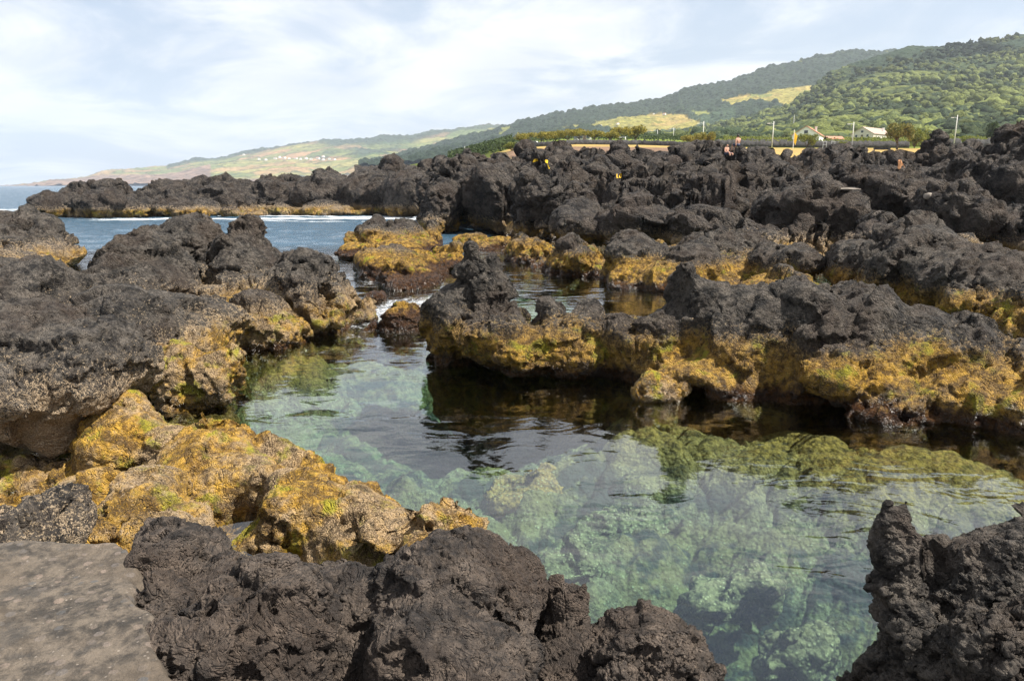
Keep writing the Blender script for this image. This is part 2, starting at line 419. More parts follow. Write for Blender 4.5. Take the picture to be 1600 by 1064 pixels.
M_isle = rock_mat('isle_algae', z_gold=1.10, z_tan=1.2, fs=0.9, bump=0.03, lime=1.2, red=0.62, pale=0.1)
M_far = rock_mat('far_lava', z_gold=1.0, z_tan=1.3, fs=0.35, bump=0.07, red=0.25, dark=(0.028, 0.025, 0.025), light=(0.165, 0.138, 0.115), lime=0.5)

# ================================================================== WATER
def polar(pxs, ds):
    X = (pxs[None, :]-800)/FPX*ds[:, None]; Y = np.repeat(ds[:, None], len(pxs), 1)
    return X, Y
def grid_faces(nr, nc):
    i = np.arange(nr*nc).reshape(nr, nc)
    return np.stack([i[:-1, :-1], i[:-1, 1:], i[1:, 1:], i[1:, :-1]], -1).reshape(-1, 4)
pxs = np.concatenate([np.linspace(-2600, -100, 60)[:-1], np.linspace(-100, 1700, 620), np.linspace(1700, 4200, 60)[1:]])
ds = np.exp(np.linspace(math.log(1.2), math.log(20000), 900))
X, Y = polar(pxs, ds)
def gp(px, d, X, Y, sx, sy):
    """soft spot round the place at pixel column px and distance d (metres)"""
    return np.exp(-((X-(px-800)/FPX*d)/sx)**2-((Y-d)/sy)**2)
op = sstep(Y, 24, 60)*sstep(-X+0.0*Y, -1.0, 6)             # openness to the sea
op = np.maximum(op, sstep(Y, 30, 50)*sstep(-X, 0, 3))
P3 = np.stack([X.ravel(), Y.ravel(), 0*X.ravel()], 1)
far = sstep(Y.ravel(), 1500, 300)
wv = (fbm(P3/np.array([0.55, 0.45, 1]), 2)*0.003*(sstep(Y.ravel(), 60, 20)))
wv += op.ravel()*(fbm(P3/np.array([2.6, 1.3, 1]), 3, ridged=True)*0.12+fbm(P3/np.array([14, 5, 1])+5, 2)*0.16)*far
foam = np.zeros_like(X)
foam += 1.0*np.exp(-((Y-(82+0.08*X))/2.0)**2)*sstep(X, -48, -36)*sstep(-X, 4, 7)       # wash under the reef
foam += 0.9*np.exp(-((Y-(88+0.02*X+3*np.sin(X/9)))/1.6)**2)*sstep(X, -46, -38)*sstep(-X, 8, 11)
foam += 0.75*np.exp(-((Y-(72-0.12*X))/1.1)**2)*sstep(X, -40, -20)*sstep(-X, 8, 14)
foam += 0.8*gp(20, 108, X, Y, 9, 9)+0.6*gp(250, 320, X, Y, 30, 22)
for px, py, sx, sy, a in ((640, 505, .9, 1.3, 1.0), (600, 492, .7, 1.2, 1.15), (560, 508, .6, .8, .95), (545, 528, .5, .6, .8), (585, 440, .7, 2.0, .95), (615, 480, .6, 1.2, .9), (640, 470, .9, 1.3, .9), (548, 430, .6, 2.2, .9), (528, 400, 1.4, 2.2, .8), (530, 372, 1.6, 3.2, .75), (490, 552, .8, .5, .6), (665, 475, .5, 1.0, .8), (670, 492, .3, .8, .8)):
    foam += a*gp(px, dist0(py), X, Y, sx, sy)
foam = np.minimum(foam, 1.05)*(1+.9*sstep(Y, 50, 70))
wv += foam.ravel()*0.02*fbm(P3/0.5, 2)
nr, nc = X.shape
V = np.stack([X.ravel(), Y.ravel(), wv], 1)
F = grid_faces(nr, nc)
# skirt and bottom close the body of water
bi = np.concatenate([np.arange(nc), np.arange(2, nr+1)*nc-1, (nr-1)*nc+np.arange(nc-2, -1, -1), np.arange(nr-2, 0, -1)*nc])
Vb = V[bi].copy(); Vb[:, 2] = -60; n0 = len(V); m_ = len(bi); j = np.arange(m_)
sk = np.stack([bi[(j+1) % m_], bi[j], n0+j, n0+(j+1) % m_], 1)
cen = np.array([[0, 9000, -60.0]]); V = np.concatenate([V, Vb, cen])
even = np.arange(0, m_, 2)
bot = np.stack([n0+even, np.full(len(even), n0+m_), n0+(even+2) % m_, n0+(even+1) % m_], 1)
F = np.concatenate([F, sk, bot])
m, t = new_mat('sea_water')
P = t.n('ShaderNodeNewGeometry').outputs['Position']
fo = t.n('ShaderNodeAttribute', attribute_name='foam').outputs['Fac']
opn = t.n('ShaderNodeAttribute', attribute_name='open').outputs['Fac']
b1 = t.noise(t.scl(P, (1.0, 1.35, 1)), 1.3, 2, 0.5, 0.8); b2 = t.noise(t.scl(P, (1.0, 1.5, 1)), 5.0, 3, 0.5, 0.4); b4 = t.ss(t.noise(P, 0.35, 2), 0.42, 0.6, 0.35, 1.5)
b3 = t.noise(t.scl(P, (0.55, 1.0, 1)), 0.9, 5, 0.6)
calm = t.m('MULTIPLY', b4, t.m('ADD', t.m('MULTIPLY', b1, 0.028), t.m('MULTIPLY', b2, 0.0045)))
hg = t.m('ADD', calm, t.m('MULTIPLY', opn, t.m('MULTIPLY', b3, 0.95)))
bp = t.n('ShaderNodeBump', {'Height': hg, 'Distance': 1.0, 'Strength': 1.0})
fr = t.n('ShaderNodeFresnel', {'IOR': 1.65, 'Normal': bp})
gl = t.n('ShaderNodeBsdfGlossy', {'Color': (1, 1, 1), 'Roughness': t.m('MULTIPLY_ADD', opn, 0.08, 0.02), 'Normal': bp})
tr = t.n('ShaderNodeBsdfTransparent', {'Color': (0.97, 0.99, 0.985)})
deep = t.n('ShaderNodeBsdfDiffuse', {'Color': (0.045, 0.095, 0.145), 'Normal': bp})
body = t.n('ShaderNodeMixShader', {0: t.m('MULTIPLY', t.ss(opn, 0.3, 0.95), 0.95), 1: tr, 2: deep})
wat = t.n('ShaderNodeMixShader', {0: fr, 1: body, 2: gl})
fn = t.m('ADD', t.noise(t.scl(P, (1, 1.3, 1)), 2.2, 8, 0.75, 1.4), t.m('MULTIPLY', t.ss(t.vor(P, 8.0, 'DISTANCE_TO_EDGE'), 0.0, 0.22), -0.22))
ff = t.ss(t.m('ADD', t.m('MULTIPLY', fo, 0.36), fn), 0.70, 1.05, 0, 0.85)
fd = t.n('ShaderNodeBsdfDiffuse', {'Color': (0.80, 0.82, 0.84)})
out(t, t.n('ShaderNodeMixShader', {0: ff, 1: wat, 2: fd}), t.n('ShaderNodeVolumeAbsorption', {'Color': (0.20, 0.68, 0.52), 'Density': 0.22}))
att = lambda a: np.concatenate([a.ravel(), np.zeros(m_+1)])
tag(mesh_obj('sea', V, F, m, attrs={'foam': ('FLOAT', att(foam)), 'open': ('FLOAT', att(op))}), kind='structure')

# ------------------------------------------------------------------ seabed
pxb = np.concatenate([np.linspace(-2600, -150, 40)[:-1], np.linspace(-150, 1750, 760), np.linspace(1750, 4200, 40)[1:]])
db = np.concatenate([np.linspace(1.0, 20, 560)[:-1], np.exp(np.linspace(math.log(20), math.log(20500), 240))])
X, Y = polar(pxb, db); Xr, Yr = X.ravel(), Y.ravel()
zb = -1.75+0*Xr
for px, py, sx, sy, a in ((430, 545, 1.2, 1.3, 1.3), (600, 490, 2.2, 4.0, 1.35), (1250, 645, 4.2, 1.5, 1.0), (1560, 705, 2.5, 1.6, 1.0), (1000, 615, 1.3, .7, .7), (820, 745, 1.3, .9, .55), (560, 760, 1.4, 1.6, .35), (850, 900, 1.0, 1.0, .5), (1130, 900, 1.2, .9, .25), (850, 440, 6, 5, .7)):
    zb += a*gp(px, dist0(py), Xr, Yr, sx, sy)
zb -= 0.75*gp(1130, dist0(790), Xr, Yr, 2.0, 1.3)+0.9*gp(780, dist0(575), Xr, Yr, 1.6, 1.2)+0.1*gp(700, dist0(580), Xr, Yr, 1.5, 1.2)
zb -= 14*sstep(Yr, 30, 75)*sstep(-Xr, -8, 2)+30*sstep(Yr, 150, 900)
G = np.stack([Xr, Yr, 0*Xr+3], 1)
nearm = sstep(Yr, 60, 25)
wp = G+0.25*np.stack([vn(G/0.8), vn(G/0.8+9), 0*Xr], 1)
for s_, a_ in ((1.25, .42), (0.5, .18), (0.17, .06)):
    F1, F2, cv, off = worley(wp*np.array([1, 1, 0])/s_+np.array([0, 0, 0.5]))
    zb += nearm*a_*((0.6-F1)*0.8*(1+.6*cv[:, 2])+0.3*np.clip((cv[:, :2]*off[:, :2]).sum(1), -.5, .5)-0.25*np.exp(-(F2-F1)/.12))
zb += nearm*0.11*fbm(G/0.35, 5, .65)
zb = np.where(Yr < 60, -0.16-np.log1p(np.exp(np.clip(-(zb+0.30)/0.18, -30, 30)))*0.18, zb)
m, t = new_mat('seabed_rock')
P = t.n('ShaderNodeNewGeometry').outputs['Position']
a1 = t.noise(P, 0.9, 4, 0.6); a2 = t.noise(P, 9, 7, 0.72); v1 = t.vor(P, 17, 'F1')
c = t.mix(t.ss(a2, 0.36, 0.62), (0.075, 0.072, 0.048), (0.32, 0.285, 0.165))
c = t.mix(t.m('MULTIPLY', t.ss(a1, 0.42, 0.62), 0.6), c, (0.27, 0.20, 0.075))
c = t.mix(t.m('MULTIPLY', t.ss(v1, 0.30, 0.12), t.ss(a2, 0.45, 0.6)), c, (0.55, 0.54, 0.36))
c = t.mix(t.ss(t.noise(P, 1.3, 5, 0.65), 0.52, 0.42), c, (0.040, 0.046, 0.042))
zz = t.n('ShaderNodeSeparateXYZ', {0: P}).outputs[2]
c = t.mix(t.ss(zz, -1.0, -0.3), c, t.mix(t.ss(a2, 0.38, 0.6), (0.05, 0.042, 0.012), (0.30, 0.225, 0.05)))
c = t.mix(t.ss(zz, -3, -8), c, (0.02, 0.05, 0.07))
bp = t.n('ShaderNodeBump', {'Height': t.m('ADD', t.noise(P, 18, 5, 0.7), t.m('MULTIPLY', v1, -0.8)), 'Distance': 0.05, 'Strength': 1})
out(t, t.n('ShaderNodeBsdfPrincipled', {'Base Color': c, 'Roughness': 0.9, 'Normal': bp}))
M_bed = m
tag(mesh_obj('seabed', np.stack([Xr, Yr, zb], 1), grid_faces(*X.shape), m), kind='structure')

# ================================================================== ROCKS round the pool
rock('lava_rock', 'low lava rock with a sharp black horn standing in the middle of the pool', 'rock', [
    blob(710, 762, 376, 540, 15.0, .3, -3), blob(700, 782, 408, 560, 15.0, .42), blob(758, 800, 398, 540, 15.1, .28, -10), blob(688, 812, 440, 560, 15, .5), blob(662, 735, 515, 650, 15, .4),
    blob(658, 745, 452, 545, 14.8, .6), blob(672, 735, 500, 590, 15.0, .5), blob(700, 830, 478, 585, 14.4, .9), blob(735, 860, 520, 592, 13.9, .55),
    blob(828, 882, 460, 560, 14.6, .4), blob(800, 960, 500, 606, 14.2, .8), blob(880, 955, 468, 580, 14.5, .45), blob(930, 1010, 488, 608, 14.1, .7),
    blob(700, 1010, 575, 700, 14.8, .7), blob(740, 960, 540, 680, 14.9, .5), blob(690, 770, 560, 690, 15.0, .35)], 0.045, 0.5, M_mid, seed=3, spike=0.08, bk=1.1, warp=.2)
rock('lava_ridge', 'long black lava ridge with an ochre waterline along the right edge of the pool', 'rock', [
    blob(950, 1080, 478, 618, 13.7, .9), blob(1046, 1102, 400, 550, 13.5, .45, -12), blob(1040, 1150, 430, 560, 13.5, .6), blob(1075, 1240, 442, 610, 13.3, 1.2), blob(1180, 1330, 432, 610, 13.1, 1.3),
    blob(1280, 1400, 424, 590, 13.0, 1.2), blob(1350, 1550, 462, 640, 12.6, 1.3, 8), blob(1470, 1610, 530, 690, 12, 1.0, 15), blob(1240, 1420, 545, 652, 11.9, .75),
    blob(1420, 1540, 575, 680, 11.2, .6), blob(1130, 1330, 590, 690, 12.2, .5), blob(1300, 1560, 620, 720, 11.3, .5), blob(1520, 1720, 640, 740, 10.7, .5), blob(1530, 1700, 585, 700, 10.9, .8), blob(1010, 1240, 550, 628, 12.7, .7), blob(1030, 1500, 620, 760, 12.8, .9), blob(930, 1220, 590, 740, 13.4, .8), blob(960, 1330, 560, 760, 13.6, .6), blob(1250, 1620, 560, 800, 12.9, .7), blob(1400, 1800, 640, 800, 11.8, .9)],
    0.065, 0.65, M_mid, seed=5, spike=0.03, bk=.85)
rock('tan_boulder', 'small smooth tan boulder at the waterline under the long black ridge', 'rock', [blob(980, 1078, 578, 640, 12.35, .35), blob(1000, 1060, 600, 700, 12.5, .4)], 0.035, 0.4, M_ledge, seed=8, a=.6)
rock('algae_rock', 'green-topped rock standing in the foaming gap between the headland and the horned rock', 'rock', [blob(592, 668, 476, 560, 18.7, .55), blob(604, 658, 470, 530, 18.8, .4), blob(588, 672, 505, 590, 18.8, .6)], 0.04, 0.45, M_isle, seed=9, a=.8, shrink=0)
rock('algae_rock', 'small brown rock touching the left of the green-topped rock in the foam', 'rock', [blob(564, 598, 498, 545, 18.6, .28)], 0.03, 0.3, M_isle, seed=10, a=.8, shrink=0)
rock('algae_rock', 'small reddish rock awash between the headland tip and the algae islet', 'rock', [blob(566, 604, 454, 492, 23.4, .4)], 0.04, 0.35, M_isle, seed=11, a=.8, shrink=0)
rock('islet', 'low islet covered in gold and red seaweed where the channel meets the sea', 'rock', [
    blob(540, 625, 340, 410, 41, 2), blob(600, 662, 348, 405, 41.5, 2), blob(655, 700, 345, 395, 45, 1.5), blob(522, 600, 378, 418, 37, 1.5), blob(560, 690, 392, 445, 32, 2.2),
    blob(605, 700, 412, 468, 27, 1.5), blob(570, 640, 400, 440, 30, 1.4), blob(650, 727, 392, 440, 32.5, 1.6), blob(540, 720, 410, 520, 34, 4), blob(530, 700, 366, 470, 41, 5.5), blob(560, 716, 400, 520, 30, 3.0)], 0.11, 1.1, M_isle, seed=12, spike=.08)
rock('headland', 'broad black lava headland sloping down to the pool from the left', 'rock', [
    blob(235, 370, 344, 540, 23, 2.2), blob(325, 440, 350, 540, 21.5, 1.8), blob(400, 520, 392, 520, 20, 1.3), blob(455, 530, 384, 470, 19.6, .7, 20), blob(470, 560, 418, 520, 19, .9),
    blob(120, 300, 372, 600, 19, 2.5), blob(-60, 200, 410, 640, 16, 3), blob(150, 390, 440, 600, 14.8, 1.9), blob(60, 280, 455, 640, 12.7, 1.7), blob(330, 470, 455, 545, 16.8, 1.0),
    blob(460, 556, 470, 528, 18.2, .7), blob(540, 578, 445, 510, 20, .5), blob(-200, 100, 400, 600, 21, 4), blob(200, 500, 520, 700, 16.6, 1.5), blob(270, 545, 425, 640, 19.6, 2.2), blob(230, 470, 470, 660, 17.4, 2.0), blob(60, 360, 460, 760, 14.5, 2.4), blob(380, 566, 480, 600, 18.6, 1.0)], 0.085, 0.95, M_head, seed=14, a=.95, spike=.03)
rock('lava_rock', 'rounded yellow rock at the foot of the headland beside the pool', 'rock', [
    blob(222, 370, 545, 650, 12.2, .8), blob(300, 384, 548, 640, 12.0, .5), blob(225, 300, 530, 600, 12.8, .6), blob(215, 380, 620, 740, 12.2, .8)], 0.045, 0.5, M_ledge, seed=15)
rock('lava_rock', 'dark humped rock with a yellow foot in the sea at the far left edge', 'rock', [
    blob(-120, 60, 325, 460, 36, 3.5), blob(20, 75, 318, 400, 36, 1.5), blob(60, 112, 335, 420, 34.5, 1.3), blob(-60, 145, 366, 440, 33, 1.8), blob(-160, 100, 390, 470, 29, 2.5)], 0.12, 1.2, M_head, seed=16, spike=.05)
rock('dark_boulder', 'big rounded dark boulder streaked with pale barnacles at the left edge of the pool', 'rock', [
    blob(-120, 222, 472, 690, 8.9, 1.25), blob(60, 220, 490, 640, 8.4, .7), blob(-60, 140, 560, 690, 8.2, .6), blob(-200, 60, 620, 760, 8.9, .9)], 0.04, 0.6, M_barn, seed=18, a=.7)
rock('algae_ledge', 'yellow and tan algae-covered ledge between the big boulder and the pool', 'rock', [
    blob(112, 262, 608, 745, 8.3, .7, 12), blob(200, 330, 650, 760, 8.2, .6), blob(228, 500, 652, 790, 7.6, .7, 14), blob(380, 520, 700, 830, 7.1, .6, 20), blob(415, 640, 742, 880, 6.4, .65, 18),
    blob(560, 790, 806, 910, 5.6, .4, 8), blob(480, 720, 812, 960, 5.9, .5, 6), blob(400, 600, 770, 920, 6.5, .6), blob(180, 440, 700, 900, 7.4, .8), blob(-300, 500, 800, 1150, 6.4, 1.2), blob(300, 520, 836, 1000, 6.0, .75), blob(300, 690, 880, 1150, 5.8, .5), blob(-200, 300, 720, 900, 8.0, .8)], 0.04, 0.5, M_ledge, seed=19, bk=.75)
rock('algae_boulder', 'tan and lime mottled boulder behind the concrete slab', 'rock', [
    blob(150, 300, 722, 860, 5.6, .5), blob(48, 200, 716, 830, 6.3, .45), blob(100, 330, 790, 900, 5.2, .5), blob(280, 345, 780, 850, 5.5, .3)], 0.03, 0.4, M_ledge, seed=20, a=.7)
rock('barnacle_boulder', 'dark pointed boulder crusted with pale barnacles behind the slab at far left', 'rock', [
    blob(-80, 135, 768, 920, 4.9, .45), blob(40, 138, 752, 880, 4.75, .35, -14), blob(-120, 70, 782, 900, 4.5, .45), blob(0, 120, 800, 900, 4.4, .3)], 0.028, 0.35, M_barn, seed=21)
rock('dark_boulder', 'low dark dome of rock just past the corner of the concrete slab', 'rock', [
    blob(202, 345, 803, 890, 3.75, .22), blob(230, 360, 850, 960, 3.65, .28)], 0.018, 0.22, M_near, fine=2, seed=22, a=.7)
rock('lava_boulder', 'brown crumbly lava boulder beside the concrete slab in the foreground', 'rock', [
    blob(232, 450, 900, 1080, 3.2, .4), blob(190, 300, 832, 960, 3.40, .17), blob(205, 320, 915, 1064, 3.0, .17), blob(232, 350, 1000, 1160, 2.75, .17), blob(300, 530, 900, 1160, 2.85, .4), blob(440, 600, 868, 1010, 3.45, .28), blob(240, 420, 980, 1200, 2.7, .35), blob(150, 600, 1000, 1400, 3.2, .6)], 0.02, 0.26, M_near, fine=2, seed=23, a=.9)
rock('lava_boulder', 'large black rounded lava boulder at the bottom centre above the pool', 'rock', [
    blob(575, 850, 850, 1080, 3.25, .42), blob(553, 625, 828, 920, 3.7, .14), blob(640, 850, 834, 960, 3.75, .25), blob(560, 860, 940, 1240, 2.85, .4), blob(440, 650, 882, 1200, 3.25, .35), blob(500, 900, 1050, 1400, 3.3, .5), blob(780, 868, 860, 990, 3.6, .2)], 0.02, 0.28, M_near, fine=2, seed=24, a=.9)
rock('lava_boulder', 'small squarish block of black lava between the two larger foreground boulders', 'rock', [blob(852, 935, 884, 985, 3.6, .14), blob(835, 940, 940, 1120, 3.58, .22), blob(800, 985, 965, 1240, 3.45, .25)], 0.014, 0.16, M_near, fine=2, seed=25, a=.8)
rock('lava_boulder', 'brownish black lava boulder at the bottom edge overhanging the pool', 'rock', [
    blob(872, 1090, 942, 1180, 3.35, .35), blob(960, 1130, 990, 1240, 3.3, .3), blob(1080, 1150, 1035, 1200, 3.4, .12), blob(860, 1150, 1080, 1500, 3.5, .5)], 0.018, 0.24, M_near, fine=2, seed=26, a=.95)
rock('finger_rock', 'dark craggy rock with an upright finger of stone in the lower right corner', 'rock', [
    blob(1380, 1450, 870, 1010, 3.75, .16), blob(1420, 1720, 830, 1100, 3.95, .4, -12),
    blob(1330, 1500, 985, 1240, 3.7, .3), blob(1560, 1850, 775, 1050, 3.9, .45), blob(1480, 1760, 930, 1250, 3.25, .35, -18), blob(1350, 1900, 1080, 1500, 3.8, .6)], 0.02, 0.40, M_side, fine=2, seed=27, a=1.0, bk=1.3)
Vf_, Ff_ = rock_mesh([blob(1370, 1404, 776, 860, 3.72, .065, 5), blob(1392, 1432, 772, 880, 3.73, .075, 6), blob(1362, 1424, 795, 910, 3.72, .09, 4), blob(1366, 1444, 840, 980, 3.74, .12)], 0.012, 0.16, a=.7, seed=28, fine=2, warp=.2)
fr_ = bpy.data.objects['finger_rock']
mesh_obj('stone_finger', Vf_-np.array(fr_.location), Ff_, M_side, fr_)
M_sub = []
for nm_, ca, cb in (('orange_bed', (.16, .10, .04), (.48, .29, .10)), ('green_bed', (.07, .07, .04), (.27, .25, .14))):
    m, t = new_mat(nm_); P = t.n('ShaderNodeNewGeometry').outputs['Position']; a2 = t.noise(P, 9, 7, 0.72); v1 = t.vor(P, 17, 'F1')
    c = t.mix(t.ss(a2, .38, .6), ca, cb); c = t.mix(t.m('MULTIPLY', t.ss(v1, .32, .14), .6), c, (.62, .60, .38))
    out(t, t.n('ShaderNodeBsdfPrincipled', {'Base Color': c, 'Roughness': .9, 'Normal': t.n('ShaderNodeBump', {'Height': t.m('ADD', a2, t.m('MULTIPLY', v1, -.8)), 'Distance': .05})})); M_sub.append(m)
# submerged boulders one can tell apart through the water
subs = [(735, 900, 700, 810, 1.05, 'wide orange-brown boulder under the water in the middle of the pool'),
        (895, 1060, 790, 860, 1.25, 'pale green boulder under the water to the right of the orange-brown one'),
        (1060, 1230, 880, 960, 1.1, 'broad mottled boulder under the water above the bottom edge'),
        (1180, 1330, 960, 1040, 1.15, 'yellowish boulder under the water beside the finger rock'),
        (1250, 1375, 830, 890, 1.25, 'light green boulder under the water left of the stone finger'),
        (1140, 1235, 815, 870, 1.45, 'small pale boulder under the water beneath the dark reflection'),
        (830, 960, 830, 890, 1.0, 'green mound under the water beside the black foreground boulders')]
for i, (x0, x1, y0, y1, dep, lb) in enumerate(subs):
    dd = (CAM_H+dep)/-float(tan_el((y0+y1)/2)); s = scale_at((y0+y1)/2, dd)
    c = np.array(at((x0+x1)/2, (y0+y1)/2, dd)); c[2] = -dep-0.20
    rx = (x1-x0)/2*s; ry = (y1-y0)/2*s*1.5
    rock('submerged_boulder', lb, 'rock', [(c, np.array([rx*.75, ry*.7, .34]), 0, 0), (c+np.array([rx*.5, ry*.35, -.1]), np.array([rx*.5, ry*.6, .3]), 0, 0), (c+np.array([-rx*.5, -ry*.3, -.07]), np.array([rx*.5, ry*.5, .3]), 0, 0), (c+np.array([-rx*.2, ry*.6, -.05]), np.array([rx*.45, ry*.4, .28]), 0, 0)], 0.045, 0.40, M_sub[0 if i == 0 else 1], group='boulders lying under the water of the pool', seed=30+i, a=.9, floor=-3.2, bk=1.1, warp=.7)

# ================================================================== the bench and the lava behind
rock('lava_bench', 'low lava bench with a golden seaweed edge behind the second pool', 'rock', [
    blob(788, 870, 368, 440, 37, 2.6), blob(700, 830, 372, 420, 44, 3), blob(850, 950, 376, 452, 31.5, 2.4), blob(936, 1038, 360, 440, 28, 1.6), blob(930, 1060, 400, 470, 27.4, 1.7), blob(1020, 1140, 382, 470, 26.8, 2.2),
    blob(1040, 1200, 362, 450, 30, 2.8), blob(1170, 1285, 376, 450, 26.5, 2.2), blob(1150, 1300, 420, 520, 22.5, 1.8), blob(800, 1010, 400, 520, 32, 3.5), blob(960, 1290, 395, 560, 27.5, 3)], 0.11, 1.0, M_mid, seed=40, spike=.05)
rock('lava_bench', 'tall grey lava bench at the right edge with an undercut yellow side', 'rock', [
    blob(1278, 1400, 372, 480, 23.5, 1.9), blob(1370, 1500, 342, 480, 24, 2.4), blob(1345, 1620, 370, 500, 21.5, 2.2, 5), blob(1430, 1700, 400, 540, 19, 1.8, 8), blob(1460, 1580, 455, 520, 17.8, .7, 12), blob(1540, 1760, 440, 620, 16.8, 1.3, 10),
    blob(1270, 1700, 450, 620, 21, 2.0)], 0.09, 0.9, M_mid, seed=41, spike=.03, bk=.9)
rock('lava_hump', 'flat-topped black lava hump behind the low bench', 'rock', [
    blob(930, 1060, 312, 380, 40, 3), blob(1020, 1150, 315, 385, 38, 2.5), blob(860, 960, 322, 390, 42, 3), blob(1130, 1215, 345, 400, 36, 2)], 0.13, 1.2, M_far, seed=42, spike=.08)
rock('lava_reef', 'long low reef of black lava with an ochre foot across the bay', 'rock', [
    blob(52, 130, 298, 350, 86, 4), blob(110, 230, 300, 350, 84, 4), blob(154, 208, 279, 330, 90, 3.5), blob(90, 175, 292, 340, 92, 4), blob(130, 340, 312, 352, 86, 4), blob(215, 340, 286, 345, 92, 5), blob(300, 420, 279, 345, 95, 6), blob(395, 480, 274, 340, 98, 6),
    blob(455, 560, 268, 340, 97, 6), blob(530, 640, 266, 340, 95, 6), blob(600, 690, 262, 345, 88, 6), blob(330, 660, 318, 350, 92, 4), blob(590, 640, 242, 320, 105, 4), blob(612, 634, 240, 300, 103, 3)], 0.26, 2.2, M_far, seed=43, spike=.14)
rock('lava_rock', 'tiny rock awash in front of the long reef', 'rock', [blob(343, 375, 321, 345, 84, .9)], 0.14, 0.7, M_far, seed=44)
# broad lava field, one terrain
def lf_h(X, Y):
    """mean ground height of the lava field"""
    px = 800+X/Y*FPX
    ycol = np.interp(px, [560, 640, 700, 800, 1000, 1200, 1400, 1500, 1700], [266, 266, 266, 266, 268, 272, 280, 278, 272])
    top = CAM_H+Y*tan_el(ycol)                                             # the far surface grazes this sight line
    z = np.interp(Y, [40, 52, 62, 90, 150, 260], [0.8, 2.6, 4.2, 6.0, 8.6, 12.0])
    return np.minimum(z, top+0.2)
pxl = np.concatenate([np.linspace(560, 1750, 900), np.linspace(1750, 3000, 80)[1:]])
dl = np.exp(np.linspace(math.log(33), math.log(235), 560))
X, Y = polar(pxl, dl); Xr, Yr = X.ravel(), Y.ravel(); PX = 800+Xr/Yr*FPX
front = np.interp(PX, [560, 640, 700, 740, 790, 850, 1000, 1200, 1400, 3000], [108, 104, 78, 66, 56, 51, 44, 37, 31, 28])
z = lf_h(Xr, Yr)
G = np.stack([Xr, Yr, 0*Xr], 1)
wob = 2.5*vn(G/6.0+4)
z = z*sstep(Yr-front+wob, -2.0, 7.0)-1.5*(1-sstep(Yr-front+wob, -2.5, 0.5))
rough_ = (0.25+0.75*sstep(Yr, 120, 60))*sstep(Yr, 225, 170)*sstep(Yr-front, -2, 6)
F1, F2, cv, off = worley((G+1.6*np.stack([vn(G/3), vn(G/3+7), 0*Xr], 1))/np.array([4.2, 5.5, 1])+np.array([0, 0, .5]))
z += rough_*(0.6*(0.55-F1)+1.1*cv[:, 3]+1.0*np.clip((cv[:, :2]*off[:, :2]).sum(1), -.6, .6)-0.3*np.exp(-(F2-F1)/.06))
z += rough_*(fbm(G/np.array([2.6, 3.4, 1])+2, 4, 0.55, ridged=True)*1.0)
F1, F2, cv, off = worley(G/np.array([1.3, 1.8, 1])+np.array([0, 0, .5]))
z += rough_*(0.2*(0.5-F1)+0.35*cv[:, 3]+0.5*np.clip((cv[:, :2]*off[:, :2]).sum(1), -.6, .6))
Z2 = z.reshape(X.shape)
for _ in range(5): Z2[1:-1] = (Z2[:-2]+2*Z2[1:-1]+Z2[2:])/4
V = np.stack([Xr, Yr, Z2.ravel()], 1); F = grid_faces(*X.shape)
V2, _ = craggy(V, F, 1.7, 1.0, 90, .12, 0, 2.2)
V = V+(V2-V)*np.clip(rough_*1.3, 0, 1)[:, None]
tag(mesh_obj('lava_field', V, F, M_far), kind='structure')
def crag(label, blobs, h=0.16, S=1.6, seed=1, spike=.22, **kw): return rock('lava_crag', label, 'rock', blobs, h, S, M_far, seed=seed, spike=spike, bk=1.25, **kw)
crag('steep dark lava crag where the field meets the bay', [blob(660, 720, 285, 372, 58, 4), blob(690, 760, 250, 360, 62, 4), blob(655, 700, 320, 385, 54, 2), blob(720, 830, 262, 370, 57, 4), blob(672, 700, 270, 340, 60, 2.5), blob(745, 758, 232, 290, 66, 1.6), blob(650, 735, 258, 335, 74, 4)], seed=50)
crag('grey rounded lava buttress above the golden ledge, right of the steep crag', [blob(800, 850, 270, 370, 50, 3), blob(828, 880, 285, 365, 47, 2.5), blob(870, 940, 292, 360, 46, 2.5), blob(850, 900, 255, 330, 56, 3)], seed=51, spike=.2)
crag_arrow = crag('broken lava outcrop carrying two yellow paint marks', [blob(820, 870, 246, 320, 66, 3), blob(780, 840, 248, 320, 70, 4), blob(862, 905, 245, 320, 68, 3)], seed=52, spike=.22)
crag_lo = crag('jagged lava outcrop with small yellow painted letters', [blob(925, 990, 232, 320, 64, 3.5), blob(952, 985, 226, 300, 72, 3), blob(985, 1030, 262, 330, 62, 3), blob(905, 950, 262, 330, 60, 2.5)], seed=53, spike=.2)
crag('dark lava crag with two blunt towers left of the bathers', [blob(1085, 1115, 228, 300, 76, 2.5, 10), blob(1050, 1120, 250, 320, 66, 3.5), blob(1030, 1075, 262, 320, 62, 2.5)], seed=54)
crag('rounded black lava crag in front of the bathers', [blob(1120, 1200, 262, 345, 54, 3.5), blob(1150, 1215, 252, 320, 60, 3)], seed=60)
crag('column-shaped lava crag below the yellow flag', [blob(1245, 1275, 226, 300, 62, 1.6), blob(1225, 1290, 250, 310, 60, 2.5), blob(1200, 1330, 268, 360, 52, 4)], seed=55)
crag('tall black lava crag with a rounded knob, left of the lamp near the right edge', [blob(1455, 1487, 207, 262, 56, 1.6), blob(1428, 1500, 232, 300, 55, 3, -14), blob(1410, 1560, 262, 350, 50, 4)], seed=56, spike=.25)
crag('massive shadowed lava crag filling the right edge', [blob(1535, 1700, 208, 330, 46, 4), blob(1480, 1650, 240, 370, 42, 4, -16), blob(1580, 1800, 204, 340, 41, 4), blob(1420, 1560, 300, 372, 38, 3)], seed=57, spike=.25)
